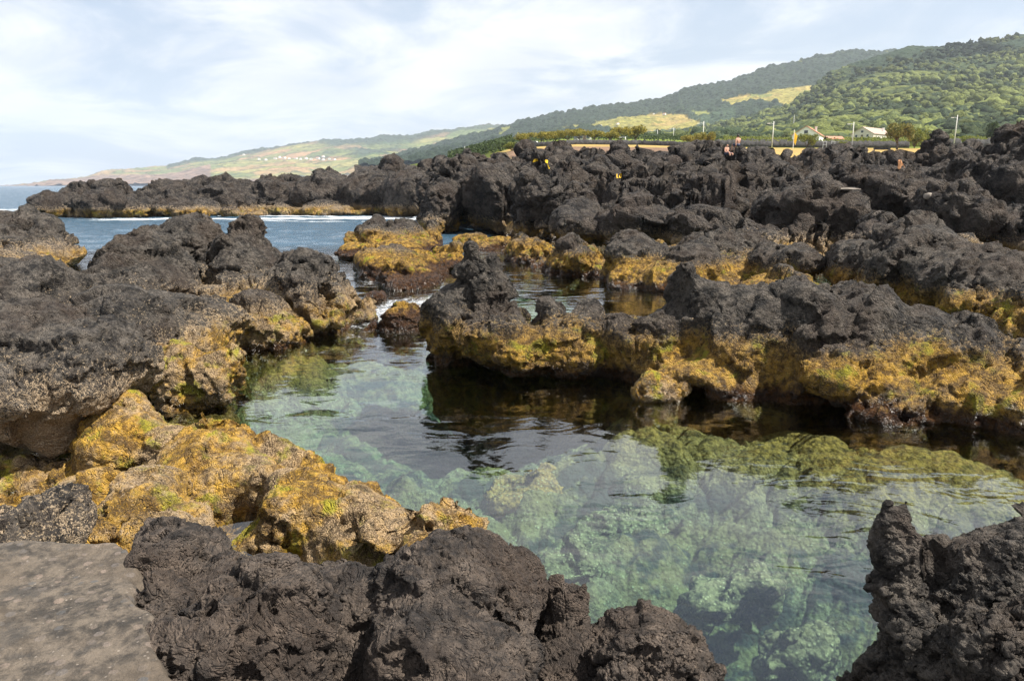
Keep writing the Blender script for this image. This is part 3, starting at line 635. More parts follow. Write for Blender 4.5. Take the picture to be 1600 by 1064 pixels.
crag('sloping lava crag in the middle of the right hand field', [blob(1290, 1460, 275, 370, 44, 4, 18), blob(1180, 1320, 290, 372, 42, 4), blob(1310, 1400, 262, 330, 50, 3)], seed=58, spike=.2)
crag('low spiky lava crag behind the right hand field near the lone tree', [blob(1344, 1358, 238, 275, 80, 1.2), blob(1280, 1297, 240, 275, 80, 1.2), blob(1270, 1430, 254, 300, 80, 5)], seed=59)

# ------------------------------------------------------------------ concrete beside the camera
m, t = new_mat('worn_concrete'); P = t.n('ShaderNodeNewGeometry').outputs['Position']
q1 = t.noise(P, 2.2, 5, 0.6); q2 = t.noise(P, 14, 6, 0.7)
vc = t.n('ShaderNodeTexVoronoi', {'Vector': P, 'Scale': 19.0, 'Randomness': 1.0}); peb = t.ss(vc.outputs[0], 0.42, 0.30)
pr = t.n('ShaderNodeSeparateColor', {0: vc.outputs[1]})
vf = t.n('ShaderNodeTexVoronoi', {'Vector': P, 'Scale': 60.0}); grit = t.ss(vf.outputs[0], 0.34, 0.2); gr = t.n('ShaderNodeSeparateColor', {0: vf.outputs[1]})
c = t.mix(t.ss(q2, 0.35, 0.65), (0.030, 0.025, 0.020), (0.145, 0.118, 0.091))
c = t.mix(t.m('MULTIPLY', t.ss(q1, 0.4, 0.62), 0.6), c, (0.115, 0.088, 0.062))
pc = t.mix(pr.outputs[0], (0.075, 0.078, 0.082), (0.25, 0.19, 0.15))
c = t.mix(t.m('MULTIPLY', t.m('MULTIPLY', peb, t.ss(pr.outputs[1], 0.40, 0.5)), t.ss(t.noise(P, 20, 5, .7), .3, .6, .1, .75)), c, pc)
c = t.mix(t.m('MULTIPLY', grit, t.ss(gr.outputs[0], 0.90, 0.94, 0, 0.6)), c, (0.30, 0.26, 0.22))
c = t.mix(t.m('MULTIPLY', t.ss(t.noise(P, 5, 6, .7), .56, .62), .55), c, (0.060, 0.053, 0.046))
bp = t.n('ShaderNodeBump', {'Height': t.m('ADD', q2, t.m('ADD', t.m('MULTIPLY', t.noise(P, 60, 4, .7), .5), t.m('MULTIPLY', peb, 0.1))), 'Distance': 0.02, 'Strength': 1})
out(t, t.n('ShaderNodeBsdfPrincipled', {'Base Color': t.n('ShaderNodeVectorMath', {0: c, 1: (.88, .86, .84)}, operation='MULTIPLY').outputs[0], 'Roughness': 0.88, 'Normal': bp}))
ZS = 1.75
yy = np.array([840, 870, 900, 950, 1000, 1064, 1300, 1600.0]); xr = np.array([196, 214, 232, 236, 246, 292, 420, 600.0])
dd = np.linspace(0.7, dist0(838, ZS), 220)
ypx = 532+FPX*np.tan(np.arctan((CAM_H-ZS)/dd)-PITCH)
depth = dd/(math.cos(PITCH)-(ypx-532)/FPX*math.sin(PITCH))
XR = (np.interp(ypx, yy, xr)-800)/FPX*depth+0.05*vn(np.c_[dd*5, dd*0, dd*0])+0.03*vn(np.c_[dd*17, dd*0, dd*0+3]); u = np.linspace(0, 1, 260)
Xc = -5+(XR+5)[:, None]*u[None, :]; Yc = np.repeat(dd[:, None], 260, 1)+0.035*vn(np.c_[(Xc*5).ravel(), 0*Xc.ravel(), 0*Xc.ravel()+.5]).reshape(Xc.shape)
Zc = ZS+0.03*fbm(np.c_[Xc.ravel(), Yc.ravel(), 0*Xc.ravel()]/0.6, 3).reshape(Xc.shape)+0.014*fbm(np.c_[Xc.ravel(), Yc.ravel(), 0*Xc.ravel()]/0.11, 4, .6).reshape(Xc.shape)
edge = np.minimum(sstep(Xc-XR[:, None], 0, -0.07), sstep(dd[:, None]-dd[-1], 0, -0.08))
Zc -= 0.07*(1-edge)**2
Xs = np.concatenate([Xc, Xc[:, -1:]+0.02, Xc[:, -1:]+0.0], 1); Ys = np.concatenate([Yc, Yc[:, -1:], Yc[:, -1:]], 1); Zs = np.concatenate([Zc, Zc[:, -1:]-0.12, Zc[:, -1:]-0.6], 1)
Xs = np.concatenate([Xs, Xs[-1:], Xs[-1:]], 0); Ys = np.concatenate([Ys, Ys[-1:]+0.02, Ys[-1:]], 0); Zs = np.concatenate([Zs, Zs[-1:]-0.12, Zs[-1:]-0.6], 0)
tag(mesh_obj('pavement', np.stack([Xs.ravel(), Ys.ravel(), Zs.ravel()], 1), grid_faces(*Xs.shape), m), kind='structure')

m, t = new_mat('still_water')
fr = t.n('ShaderNodeFresnel', {'IOR': 1.5}); out(t, t.n('ShaderNodeMixShader', {0: fr, 1: t.n('ShaderNodeBsdfTransparent', {'Color': (.92, .92, .82)}), 2: t.n('ShaderNodeBsdfGlossy', {'Roughness': 0.02})}))
c = at(398, 846, 6.0); a_ = np.linspace(0, 2*np.pi, 40, endpoint=False)
tv = [(c.x, c.y, c.z)]+[(c.x+.55*math.cos(q), c.y+.42*math.sin(q), c.z) for q in a_]
tag(mesh_obj('tide_pool', tv, [(0, 1+i, 1+(i+1) % 40) for i in range(40)], m), kind='structure')
# ================================================================== LAND BEYOND
def veg_mat(name, scale, bump=1.0, nm='col', dk=0.55):
    m, t = new_mat(name); P = t.n('ShaderNodeNewGeometry').outputs['Position']
    col = t.n('ShaderNodeAttribute', attribute_name=nm).outputs['Color']
    a = t.noise(P, scale, 6, 0.7); v = t.vor(P, scale*1.7, 'F1')
    c = t.mix(t.ss(a, 0.35, 0.65), t.n('ShaderNodeVectorMath', {0: col, 1: (dk, dk*1.05, dk)}, operation='MULTIPLY').outputs[0], t.n('ShaderNodeVectorMath', {0: col, 1: (1.25, 1.2, 1.2)}, operation='MULTIPLY').outputs[0])
    bp = t.n('ShaderNodeBump', {'Height': t.m('ADD', a, t.m('MULTIPLY', v, -0.8)), 'Distance': bump, 'Strength': 1})
    out(t, t.n('ShaderNodeBsdfPrincipled', {'Base Color': c, 'Roughness': 0.95, 'Specular IOR Level': 0.1, 'Normal': bp})); return m
def inpoly(px, py, poly):
    res = np.zeros(px.shape, bool); n = len(poly)
    for i in range(n):
        (x1, y1), (x2, y2) = poly[i], poly[(i+1) % n]
        c = ((y1 > py) != (y2 > py)) & (px < (x2-x1)*(py-y1)/(y2-y1+1e-9)+x1)
        res ^= c
    return res
class Hill:
    def __init__(s, crest, r1, base, r0, g=1.0): s.crest, s.r1, s.base, s.r0, s.g = np.array(crest, float), r1, np.array(base, float), r0, g
    def yb(s, px): return np.interp(px, s.base[:, 0], s.base[:, 1])
    def yc(s, px): return np.interp(px, s.crest[:, 0], s.crest[:, 1])
    def spot(s, px, py):
        u = ((s.yb(px)-py)/(s.yb(px)-s.yc(px)))**(1/s.g); return at(px, py, s.r0+(s.r1-s.r0)*u)
    def build(s, name, x0, x1, nx, ny, colf, mat, canopy, csize, drop=0.35):
        px = np.linspace(x0, x1, nx); u = np.concatenate([np.linspace(0, 1, ny), 1+np.array([.03, .1, .3, .7, 1.2])])
        PXg, U = np.meshgrid(px, u); uc = np.minimum(U, 1)
        r = s.r0+(s.r1-s.r0)*U; rc = s.r0+(s.r1-s.r0)*uc
        PYg = s.yb(PXg)+(s.yc(PXg)-s.yb(PXg))*uc**s.g
        z = CAM_H+rc*tan_el(PYg)
        z = z-np.maximum(U-1, 0)*(s.r1-s.r0)*drop
        v = (PYg-532)/FPX; X = (PXg-800)/FPX*r/(math.cos(PITCH)-v*math.sin(PITCH))
        Vv = np.stack([X.ravel(), r.ravel(), z.ravel()], 1)
        col, forest = colf(PXg.ravel(), PYg.ravel(), Vv)
        G = Vv*np.array([1, 1, 0]); nrm = fbm(G/(csize*9)+3, 4)*csize*1.2*sstep(U.ravel(), 0.0, .15)
        F1, F2, cv, off = worley(G/csize+np.array([0, 0, .5]))
        Vv[:, 2] += nrm+forest*canopy*((0.7-F1)+0.5*cv[:, 3]+0.5*fbm(G/(csize*3), 3))
        return tag(mesh_obj(name, Vv, grid_faces(*PXg.shape), mat, attrs={'col': ('COL', col)}), kind='structure')
PAL = np.array([(.30, .19, .085), (.13, .17, .04), (.22, .21, .055), (.34, .19, .10), (.085, .13, .035), (.26, .24, .075), (.27, .17, .09), (.17, .19, .05)])
def patches(V, cell, seed=0, mix=None):
    G = V*np.array([1, 1, 0]); G = G+cell*0.12*np.stack([vn(G/cell*1.5), vn(G/cell*1.5+9), 0*G[:, 0]], 1)
    F1, F2, cv, off = worley(G/np.array([cell*1.5, cell, 1])+np.array([seed, seed*2, .5]))
    c = PAL[((cv[:, 0]*.5+.5)*7.99).astype(int)].copy()
    hedge = np.exp(-((F2-F1)/0.05)**2)
    return c*(1-hedge[:, None])+np.array([.045, .065, .025])*hedge[:, None], hedge
DKF = np.array([.026, .040, .024]); MDF = np.array([.052, .072, .030]); LTG = np.array([.135, .155, .045])
h1 = Hill([(-2500, 300), (-100, 300), (40, 291), (60, 288), (80, 285.5), (115, 283), (135, 276), (160, 267), (260, 262), (300, 250), (350, 243), (420, 228), (500, 221), (560, 214), (600, 210), (640, 214), (680, 207), (740, 202), (765, 197), (800, 197), (900, 200), (1100, 205), (1600, 215)], 5600,
          [(-2500, 301), (-100, 301), (40, 292), (100, 289), (220, 287), (330, 285), (480, 282), (700, 276), (900, 262), (1600, 262)], 3300, 0.8)
def c1(px, py, V):
    c, hd = patches(V, 150); u = (h1.yb(px)-py)/(h1.yb(px)-h1.yc(px)+1e-6)
    n = fbm(V/900.0+3, 3); f = sstep(u+0.8*n, 0.80, 0.95)*(px > 260)
    f = np.maximum(f, sstep(fbm(V/420.0+8, 3), 0.12, 0.25)*(px > 330)*0.9)
    red = (px < 560)[:, None]*0.55; c = c*(1-red*.5)+np.array([.25, .21, .09])*red*.5
    c = c*(1-f[:, None])+DKF*1.3*f[:, None]
    cl = (sstep(u, 0.62, 0.5)*(px < 330)+sstep(u, 0.10, 0.05)*(px >= 330))*(1.0)
    cc = np.array([.20, .135, .095])*(1+0.5*fbm(V/np.array([60, 60, 12]), 3))[:, None]
    c = c*(1-cl[:, None])+cc*cl[:, None]
    return c, np.maximum(f, hd*.6)
h1.build('hills', -2500, 1600, 1500, 260, c1, veg_mat('far_slope', 0.02, 8), 14, 30)
h2 = Hill([(560, 262), (700, 222), (770, 202), (800, 193), (850, 183), (900, 174), (960, 163), (1030, 152), (1050, 148), (1060, 142), (1110, 131), (1150, 122), (1190, 108), (1225, 100), (1260, 88), (1300, 83), (1330, 80.5), (1400, 81), (1480, 85), (1700, 90), (2600, 60)], 3000,
          [(560, 264), (700, 246), (800, 240), (1000, 236), (2600, 236)], 1250, 0.9)
F2A = [(905, 203), (925, 196), (945, 187), (985, 181), (1040, 178), (1075, 181), (1105, 190), (1080, 196), (1040, 205)]
F2B = [(1118, 163), (1150, 155), (1200, 148), (1240, 138), (1275, 133), (1272, 144), (1258, 155), (1245, 168), (1180, 160), (1160, 166)]
F2C = [(860, 204), (880, 199), (910, 196), (905, 208), (870, 210)]
def c2(px, py, V):
    n = fbm(V/260.0, 4); jx, jy = 5*vn(V/60.0), 2.2*vn(V/60.0+8)
    c = DKF*(1+0.25*n)[:, None]; f = np.ones(len(px))
    lo = sstep(py-h2.yc(px)+10*n, 42, 52)*(px < 1150); mc = DKF*1.9+np.array([.02, .03, 0])*n[:, None]; c = c*(1-lo[:, None])+mc*lo[:, None]
    pc, hd = patches(V, 80, 3)
    yc_ = np.array([.30, .25, .065])
    for poly, w_ in ((F2A, .65), (F2B, .75), (F2C, .6)):
        k = inpoly(px+jx, py+jy, poly); c[k] = (pc*(1-w_)+yc_*w_)[k]; f[k] = hd[k]*.5
    for (x0, y0, w0, hh) in ((1245, 93, 10, 3), (1305, 85, 26, 2.2), (1360, 84.5, 30, 2), (1190, 152, 16, 3), (760, 205, 40, 4), (1100, 176, 20, 3)):
        k = ((px+jx-x0)/w0)**2+((py+jy-y0)/hh)**2 < 1; c[k] = (.20, .21, .06); f[k] = 0
    return c, f
h2.build('hills', 560, 2600, 1100, 420, c2, veg_mat('forest_slope', 0.05, 5), 10, 17)
h3 = Hill([(900, 224), (1000, 216), (1080, 204), (1120, 195), (1180, 182), (1230, 166), (1245, 157), (1262, 142), (1290, 120), (1320, 108), (1360, 96), (1400, 84), (1420, 78), (1450, 76), (1490, 70), (1540, 63), (1570, 60), (1600, 55), (1700, 45), (2600, 20)], 1550,
          [(560, 250), (900, 232), (1000, 228), (2600, 224)], 330, 1.05)
def c3(px, py, V):
    n = fbm(V/140.0, 4); n2 = fbm(V/40.0+5, 4)
    br = sstep(n+0.55*n2+0.20*(px < 1420)*(py > 108)-0.15*(py < 105), -0.02, 0.32)
    top = sstep(py-h3.yc(px)+6*n, 34, 18)*(px > 1330)
    br = br*(1-top)
    c = MDF*(1-br[:, None])+(LTG*0.85)*br[:, None]; c = c*(1-top[:, None])+DKF*1.25*top[:, None]
    c = c*(1+0.3*n2)[:, None]
    return c, 1-br*0.55
h3.build('hills', 900, 2600, 1000, 520, c3, veg_mat('green_slope', 0.12, 2.2), 2.2, 9)

# crowns of the woodland on the near slope: nobody could count them
def ico():
    bm = bmesh.new(); bmesh.ops.create_icosphere(bm, subdivisions=2, radius=1)
    v = np.array([x.co[:] for x in bm.verts]); f = np.array([[q.index for q in p.verts] for p in bm.faces]); bm.free(); return v, f
IV, IF = ico()
def crowns(name, hill, n, x0, x1, seed, size, dens, mat):
    r = np.random.RandomState(seed); px = r.uniform(x0, x1, n*4); u = r.rand(n*4)**0.75
    py = hill.yb(px)+(hill.yc(px)-hill.yb(px))*u**hill.g; rr = hill.r0+(hill.r1-hill.r0)*u
    z = CAM_H+rr*tan_el(py); v = (py-532)/FPX; X = (px-800)/FPX*rr/(math.cos(PITCH)-v*math.sin(PITCH))
    C = np.stack([X, rr, z], 1); keep = dens(px, py, C) > r.rand(len(C)); C = C[keep][:n]; px = px[keep][:n]; py = py[keep][:n]; n = len(C)
    s = size*(.35+1.5*r.rand(n)**2.2)*(1+0.4*fbm(C/120.0, 2)); dk = sstep(fbm(C/90.0+4, 3)+0.25*r.randn(n), -.15, .3)
    V = IV[None]*(s[:, None, None]*np.array([1, 1, .8]))*(1+0.28*r.randn(n, len(IV), 1))+C[:, None]+np.array([0, 0, 1])*s[:, None, None]*.35
    c = (np.array([.036, .052, .028])*(1-dk[:, None])+np.array([.125, .145, .045])*dk[:, None])*r.uniform(.7, 1.35, (n, 1)); top = sstep(py-hill.yc(px), 34, 20)*(px > 1330)
    c = c*(1-top[:, None]*.5)
    F = (IF[None]+np.arange(n)[:, None, None]*len(IV)).reshape(-1, 3)
    return tag(mesh_obj(name, V.reshape(-1, 3), F, mat, smooth=False, attrs={'col': ('COL', np.repeat(c, len(IV), 0))}), 'mixed green woodland and scrub covering the slope behind the houses', 'woodland', kind='stuff')
M_crown = veg_mat('woodland_leaf', 0.6, 0.5)
crowns('woodland', h3, 13000, 950, 2100, 3, 3.3, lambda px, py, C: np.clip(0.55+0.9*fbm(C/70.0, 3), .05, 1)*(1-((px > 1215) & (px < 1420) & (C[:, 1] < 470))), M_crown)

# ------------------------------------------------------------------ field between lava and hills
def yfield(px, r):
    y = np.interp(r, [110, 140, 190, 228, 300, 360, 460], [249, 241, 234.5, 230, 222.5, 219, 215])
    return y+np.interp(px, [560, 700, 800, 900, 1000, 1200, 1700], [46, 24, 2, -4, -3, 1, 2])*np.interp(r, [110, 460], [1, 1.3])
pxf = np.linspace(640, 2600, 700); rf = np.linspace(110, 460, 260); PXg, RG = np.meshgrid(pxf, rf); PYg = yfield(PXg, RG)
v = (PYg-532)/FPX; Xf = (PXg-800)/FPX*RG/(math.cos(PITCH)-v*math.sin(PITCH)); Zf = CAM_H+RG*tan_el(PYg)
Vf = np.stack([Xf.ravel(), RG.ravel(), Zf.ravel()], 1); pxr, rr_ = PXg.ravel(), RG.ravel()
n1 = fbm(Vf/9.0, 4); n2 = fbm(Vf/2.2, 3)
dry = np.array([.34, .235, .085])*(1+.25*n1)[:, None]; bank = np.array([.17, .11, .075])*(1+.5*n2)[:, None]; grn = np.array([.15, .185, .035])*(1+.35*n1)[:, None]
k = sstep(rr_+6*n1, 224, 230)[:, None]; cf = dry*(1-k)+grn*k
k = (sstep(pxr+30*n1, 1130, 1095)*sstep(pxr, 760, 800)*sstep(rr_, 205, 190))[:, None]; cf = cf*(1-k)+bank*k
k = sstep(pxr+40*n1, 800, 770)[:, None]; cf = cf*(1-k)+grn*.5*k
Vf[:, 2] += 0.25*n2*sstep(rr_, 210, 190)*(pxr < 1150)+0.5*n1*(rr_ > 232)
tag(mesh_obj('field', Vf, grid_faces(*PXg.shape), veg_mat('field_grass', 1.2, 0.15, dk=.75), attrs={'col': ('COL', cf)}), kind='structure')
def on_field(px, r): return at(px, float(yfield(px, r)), r)

# walls, posts, houses, trees
def plain(name, col, rough=.8, nscale=3.0, var=.25, bump=0.0, metal=0.0):
    m, t = new_mat(name); P = t.n('ShaderNodeNewGeometry').outputs['Position']; n = t.noise(P, nscale, 5, .6)
    c = t.mix(t.ss(n, .35, .65), tuple(x*(1-var) for x in col), tuple(min(1, x*(1+var)) for x in col))
    d = {'Base Color': c, 'Roughness': rough, 'Metallic': metal}
    if bump: d['Normal'] = t.n('ShaderNodeBump', {'Height': n, 'Distance': bump, 'Strength': 1})
    out(t, t.n('ShaderNodeBsdfPrincipled', d)); return m
M_wall = plain('dark_stone', (.045, .042, .042), .9, 1.5, .4, .1); M_white = plain('white_render', (.78, .76, .72), .8, .8, .06)
M_roof = plain('red_tile', (.42, .19, .12), .85, 2.5, .2, .05); M_roof2 = plain('faded_tile', (.38, .27, .22), .85, 2.5, .15, .05); M_cream = plain('cream_render', (.58, .53, .45), .85, .8, .08)
M_glass = plain('dark_glass', (.05, .06, .07), .15, 1, .1); M_post = plain('pale_concrete_post', (.62, .60, .56), .8, 2, .1); M_steel = plain('grey_steel', (.42, .46, .48), .5, 2, .1)
M_yel = plain('yellow_cloth', (.85, .55, .02), .7, 4, .1); M_bark = plain('bark', (.10, .07, .05), .9, 6, .3); M_skin = plain('tanned_skin', (.50, .27, .18), .6, 8, .08)
M_hair = plain('dark_hair', (.02, .014, .01), .6, 20, .2); M_short = plain('dark_shorts', (.04, .05, .09), .8, 8, .2); M_blue = plain('blue_plastic', (.03, .14, .50), .5, 3, .1)
M_towel = plain('orange_towel', (.72, .36, .17), .9, 8, .12); M_paint = plain('yellow_paint', (.85, .52, .01), .7, 6, .1); M_pale = plain('pale_stone', (.20, .17, .14), .9, 3, .2, .03)
def wall(label, pts, h, th=.6):
    V = []; F = []
    P_ = []
    for (a, ra), (b, rb) in zip(pts, pts[1:]):
        for q in np.linspace(0, 1, 60, endpoint=False): P_.append(on_field(a+(b-a)*q, ra+(rb-ra)*q))
    P_.append(on_field(*pts[-1])); random.seed(len(label))
    for i, p in enumerate(P_):
        d = (P_[min(i+1, len(P_)-1)]-P_[max(i-1, 0)]); d.z = 0; d.normalize(); nn = Vector((-d.y, d.x, 0)); hh = h*random.uniform(.86, 1.1)
        V += [p-nn*th/2-Vector((0, 0, .6)), p-nn*th*.38+Vector((0, 0, hh)), p+nn*th*.38+Vector((0, 0, hh*.98)), p+nn*th/2-Vector((0, 0, .6))]
    for i in range(len(P_)-1):
        for k in range(4): F.append((i*4+k, i*4+(k+1) % 4, i*4+4+(k+1) % 4, i*4+4+k))
    F += [(0, 3, 2, 1), (len(V)-4, len(V)-3, len(V)-2, len(V)-1)]
    tag(mesh_obj('stone_wall', [tuple(x) for x in V], F, M_wall, smooth=False), label, 'wall')
wall('long low black drystone wall at the far edge of the dry grass, under the row of trees', [(798, 232), (880, 226), (1000, 228), (1120, 214)], 1.3)
wall('black drystone wall behind the yellow flag and the steel frames', [(1118, 232), (1240, 230), (1420, 228)], 1.9)
wall('black drystone wall behind the tall lamp at the right edge', [(1440, 238), (1520, 236), (1720, 236)], 2.6)
wall('upper field wall of dark stone behind the yellow flag wall', [(1165, 285), (1230, 280)], 1.6)

def lamp(label, px, ytop, r, tilt=0):
    b = on_field(px, r); top = at(px, ytop, r); h = top.z-b.z
    root = tag(empty('street_lamp', b), label, 'street lamp', 'street lamps along the coast road')
    root.rotation_euler = (0, R(tilt), 0)
    rr = .17
    MB().tube([(0, 0, -.3), (0, 0, h*.5), (0, 0, h)], [rr, rr*.85, rr*.6]).build('pole', M_post, root, smooth=True)
    MB().tube([(0, 0, h*.90), (-.7, -.1, h*.925), (-1.3, -.2, h*.92)], .06).build('arm', M_steel, root, smooth=True)
    MB().box((-1.5, -.22, h*.915), (.75, .3, .16)).build('lamp_head', M_white, root)
for a in (('pale street lamp with the thickest pole, left of the yellow flag', 1206, 190, 229, 1), ('street lamp left of the lone tree, in front of the long grey house', 1331, 191, 229, 0),
          ('street lamp beside the tall black crag near the right edge', 1490, 180, 231, 1), ('street lamp rising out of the rounded bushes', 1098, 190, 236, 0),
          ('taller of the two small lamps right of the tree row', 1052, 200, 330, 0), ('shorter of the two small lamps right of the tree row', 1027, 203, 360, 0), ('street lamp behind the last tree of the row', 977, 214, 236, 0)): lamp(*a)
for lb, px, y0, y1, r in (('bare thin pole on the green slope left of the tree row', 770, 224, 244, 300), ('short bare pole above the lava left of the tree row', 726, 229, 242, 330), ('thin pole among the woods above the red roofed house', 1240, 180, 196, 700)):
    b = at(px, y1, r); t_ = at(px, y0, r); o = MB().tube([(0, 0, -2), (0, 0, t_.z-b.z)], .16 if r < 500 else .3).build('utility_pole', M_post, None, b); tag(o, lb, 'pole')
# flag
b = on_field(1239, 215); root = tag(empty('flagpole', b), 'pole flying a limp yellow flag above the lava', 'flagpole')
hp = at(1243, 203, 215).z-b.z
MB().tube([(0, 0, -.3), (.05, 0, hp)], .09).build('pole', M_white, root)
fb = MB(); n_ = 14
cols_ = [[fb.bm.verts.new((.08+(.95-.3*k/8)*i/n_*(1-.25*k/8), .10*math.sin(i*1.1+k*.5), hp-.6-k*.31-.07*i)) for i in range(n_+1)] for k in range(9)]
for k in range(8):
    for i in range(n_): fb.bm.faces.new((cols_[k][i], cols_[k][i+1], cols_[k+1][i+1], cols_[k+1][i]))
fb.build('flag', M_yel, root, smooth=True)
# steel frames and blue bins on the grass
for lb, px in (('left steel post frame on the dry grass between flag and lone tree', 1288), ('right steel post frame on the dry grass between flag and lone tree', 1301)):
    root = tag(empty('shower_frame', on_field(px, 200)), lb, 'shower frame')
    for s_ in (-.42, .42): MB().tube([(s_, 0, -.2), (s_, 0, 2.1)], .06).build('post', M_steel, root)
    MB().tube([(-.5, 0, 2.05), (.5, 0, 2.05)], .05).build('rail', M_steel, root)
    MB().tube([(-.42, 0, 1.2), (.42, 0, 1.2)], .03).build('rail', M_steel, root)
for lb, px in (('blue bin and post beside the lamp left of the lone tree', 1326), ('blue bin and post beside the lamp near the right edge', 1496)):
    root = tag(empty('litter_bin', on_field(px, 205)), lb, 'litter bin')
    MB().tube([(0, 0, 0), (0, 0, .2), (0, 0, .9)], [.25, .28, .34], 12).build('bin', M_blue, root); MB().tube([(0, 0, .9), (0, 0, 1.0)], [.36, .2], 12).build('lid', M_blue, root)
    MB().tube([(.75, 0, -.1), (.75, 0, 2.0)], .06).build('post', M_steel, root)
def planter(lb, px, r, w_):
    o = MB().box((0, 0, .25), (w_, .8, .7)).box((0, 0, .62), (w_+.1, .9, .08)).build('low_wall', M_wall, None, on_field(px, r)); tag(o, lb, 'low wall')
planter('short dark stone bench wall on the dry grass between frames and lamp', 1304, 188, 2.8); planter('short dark stone bench wall on the dry grass left of the lone tree', 1378, 205, 4.0)

def house(lb, px, r, w_, d_, hw, hr, rz, roofm, wallm, chim=1, base=None, detail=True, group=None, name='house'):
    b = base if base is not None else on_field(px, r)
    root = tag(empty(name, b, rz), lb, 'house', group)
    wl = MB().prism([(-w_/2, -1.5), (w_/2, -1.5), (w_/2, hw), (0, hw+hr), (-w_/2, hw)], -d_/2, d_/2).build('wall', wallm, root)
    e = .35; m1 = MB()
    for s_ in (-1, 1): m1.prism([(0, hw+hr+.03), (0, hw+hr+.25), (s_*(w_/2+e), hw-hr*e/(w_/2)+.22), (s_*(w_/2+e), hw-hr*e/(w_/2)+.02)], -d_/2-e, d_/2+e)
    rf = m1.build('roof', roofm, root)
    if detail:
        for k in range(chim): MB().box((0, 0, 0), (.7, .7, 1.8)).box((0, 0, .95), (.9, .9, .12)).build('chimney', M_white, rf, (w_*.22*(-1)**k, d_*(.3-.4*k), hw+hr*.8))
        def win(x, y, z, sx, sz, side):
            f = MB().box((0, 0, 0), (sx+.16, .10, sz+.16)).build('window', M_white, root, (x, y, z)); g = MB().box((0, -.05, 0), (sx, .06, sz)).build('pane', M_glass, f)
            f.rotation_euler = (0, 0, side)
        for x in (-w_*.25, w_*.25): win(x, -d_/2-.03, 1.5, 1.1, 1.2, 0)
        win(0, -d_/2-.03, hw+hr*.35, 1.3, 1.1, 0)
        for y in (-d_*.3, 0, d_*.3): win(-w_/2-.03, y, 1.5, 1.2, 1.2, -R(90))
        MB().box((0, -d_/2-.04, 1.0), (1.0, .1, 2.1)).build('door', M_bark, root)
    return root
house('white gabled house with a red tiled roof behind the yellow flag', 1262, 300, 9.5, 12, 2.6, 3.0, R(-28), M_roof, M_white)
h_ = house('long cream house with a faded tile roof above the vineyard', 1362, 400, 11, 22, 2.4, 3.2, R(-48), M_roof2, M_cream, 2)
house('low red roofed annex just right of the white gabled house', 1302, 305, 3, 6, 1.4, .8, R(-80), M_roof, M_cream, 0)
house('small pink and white house glimpsed under the row of trees', 910, 262, 4.5, 5, 2.0, 1.3, R(10), M_roof2, M_white, 0)
proto = house('x', 0, 0, 9, 11, 3.2, 2.2, 0, M_roof, M_white, 0, base=Vector((0, 0, 0)), detail=False)
first = True
spots = [(h1, x, y, rz) for x, y, rz in ((381, 243, 10), (430, 249, 0), (437, 247, 30), (444, 248, 60), (452, 249, 15), (462, 249, 80), (470, 250, 20), (478, 249, 45), (486, 250, 10), (497, 249, 70), (505, 251, 30), (515, 250, 5), (522, 251, 50), (405, 250, 15), (415, 251, 40), (505, 246, 33), (548, 228, 10), (677, 209, 20), (685, 209, 60), (690, 210, 0), (512, 269, 10), (520, 270, 40), (750, 226, 20), (757, 226, 50))]
spots += [(h2, x, y, rz) for x, y, rz in ((1021, 180, 10), (1038, 180, 50), (965, 195, 20), (917, 198, 70), (938, 198, 15), (1100, 167, 10))]
for i, (hh, x, y, rz) in enumerate(spots):
    o = proto if i == 0 else copy_tree(proto)
    o.location = hh.spot(x, y); o.location.z += 2 if hh is h1 else 1; o.rotation_euler = (0, 0, R(rz)); k = 1.6 if hh is h1 else .75; o.scale = (k, k, k)
    lone = {381: 'lone white house high on the far slope left of the village', 548: 'lone white house on the far slope right of the village', 512: 'left of two white huts low on the far slope below the village', 520: 'right of two white huts low on the far slope below the village', 750: 'left of two white houses low beside the row of trees', 757: 'right of two white houses low beside the row of trees', 677: 'left of three white houses near the far skyline', 685: 'middle of three white houses near the far skyline', 690: 'right of three white houses near the far skyline',
            1021: 'left white farmhouse on top of the tan field', 1038: 'right white farmhouse on top of the tan field', 965: 'long white farmhouse in the middle of the tan field', 917: 'farmhouse at the left end of the tan field above the row of trees', 938: 'small farmhouse just right of the field end above the row of trees', 1100: 'highest farmhouse, at the edge of the dark forest'}
    o['label'] = lone.get(x) or 'tiny white house of the far village on the tan slope'
    o['group'] = 'houses of the far village' if hh is h1 else 'farmhouses below the forested ridge'

# trees
def leaf_mat(name, c0, c1):
    m, t = new_mat(name); P = t.n('ShaderNodeNewGeometry'); rn = P.outputs['Random Per Island']; n = t.noise(P.outputs['Position'], .5, 3, .6)
    c = t.mix(t.ss(t.m('ADD', t.m('MULTIPLY', rn, .5), t.m('MULTIPLY', n, .6)), .3, .8), c0, c1)
    d = t.n('ShaderNodeBsdfPrincipled', {'Base Color': c, 'Roughness': .7, 'Specular IOR Level': .25}); tl = t.n('ShaderNodeBsdfTranslucent', {'Color': c})
    out(t, t.n('ShaderNodeMixShader', {0: .3, 1: d, 2: tl})); return m
L1 = leaf_mat('tamarisk_leaf', (.12, .125, .025), (.38, .30, .05)); L2 = leaf_mat('bush_leaf', (.08, .11, .02), (.24, .24, .04)); L3 = leaf_mat('dark_leaf', (.03, .045, .018), (.07, .10, .03)); L4 = leaf_mat('lone_tree_leaf', (.09, .11, .022), (.27, .22, .055))
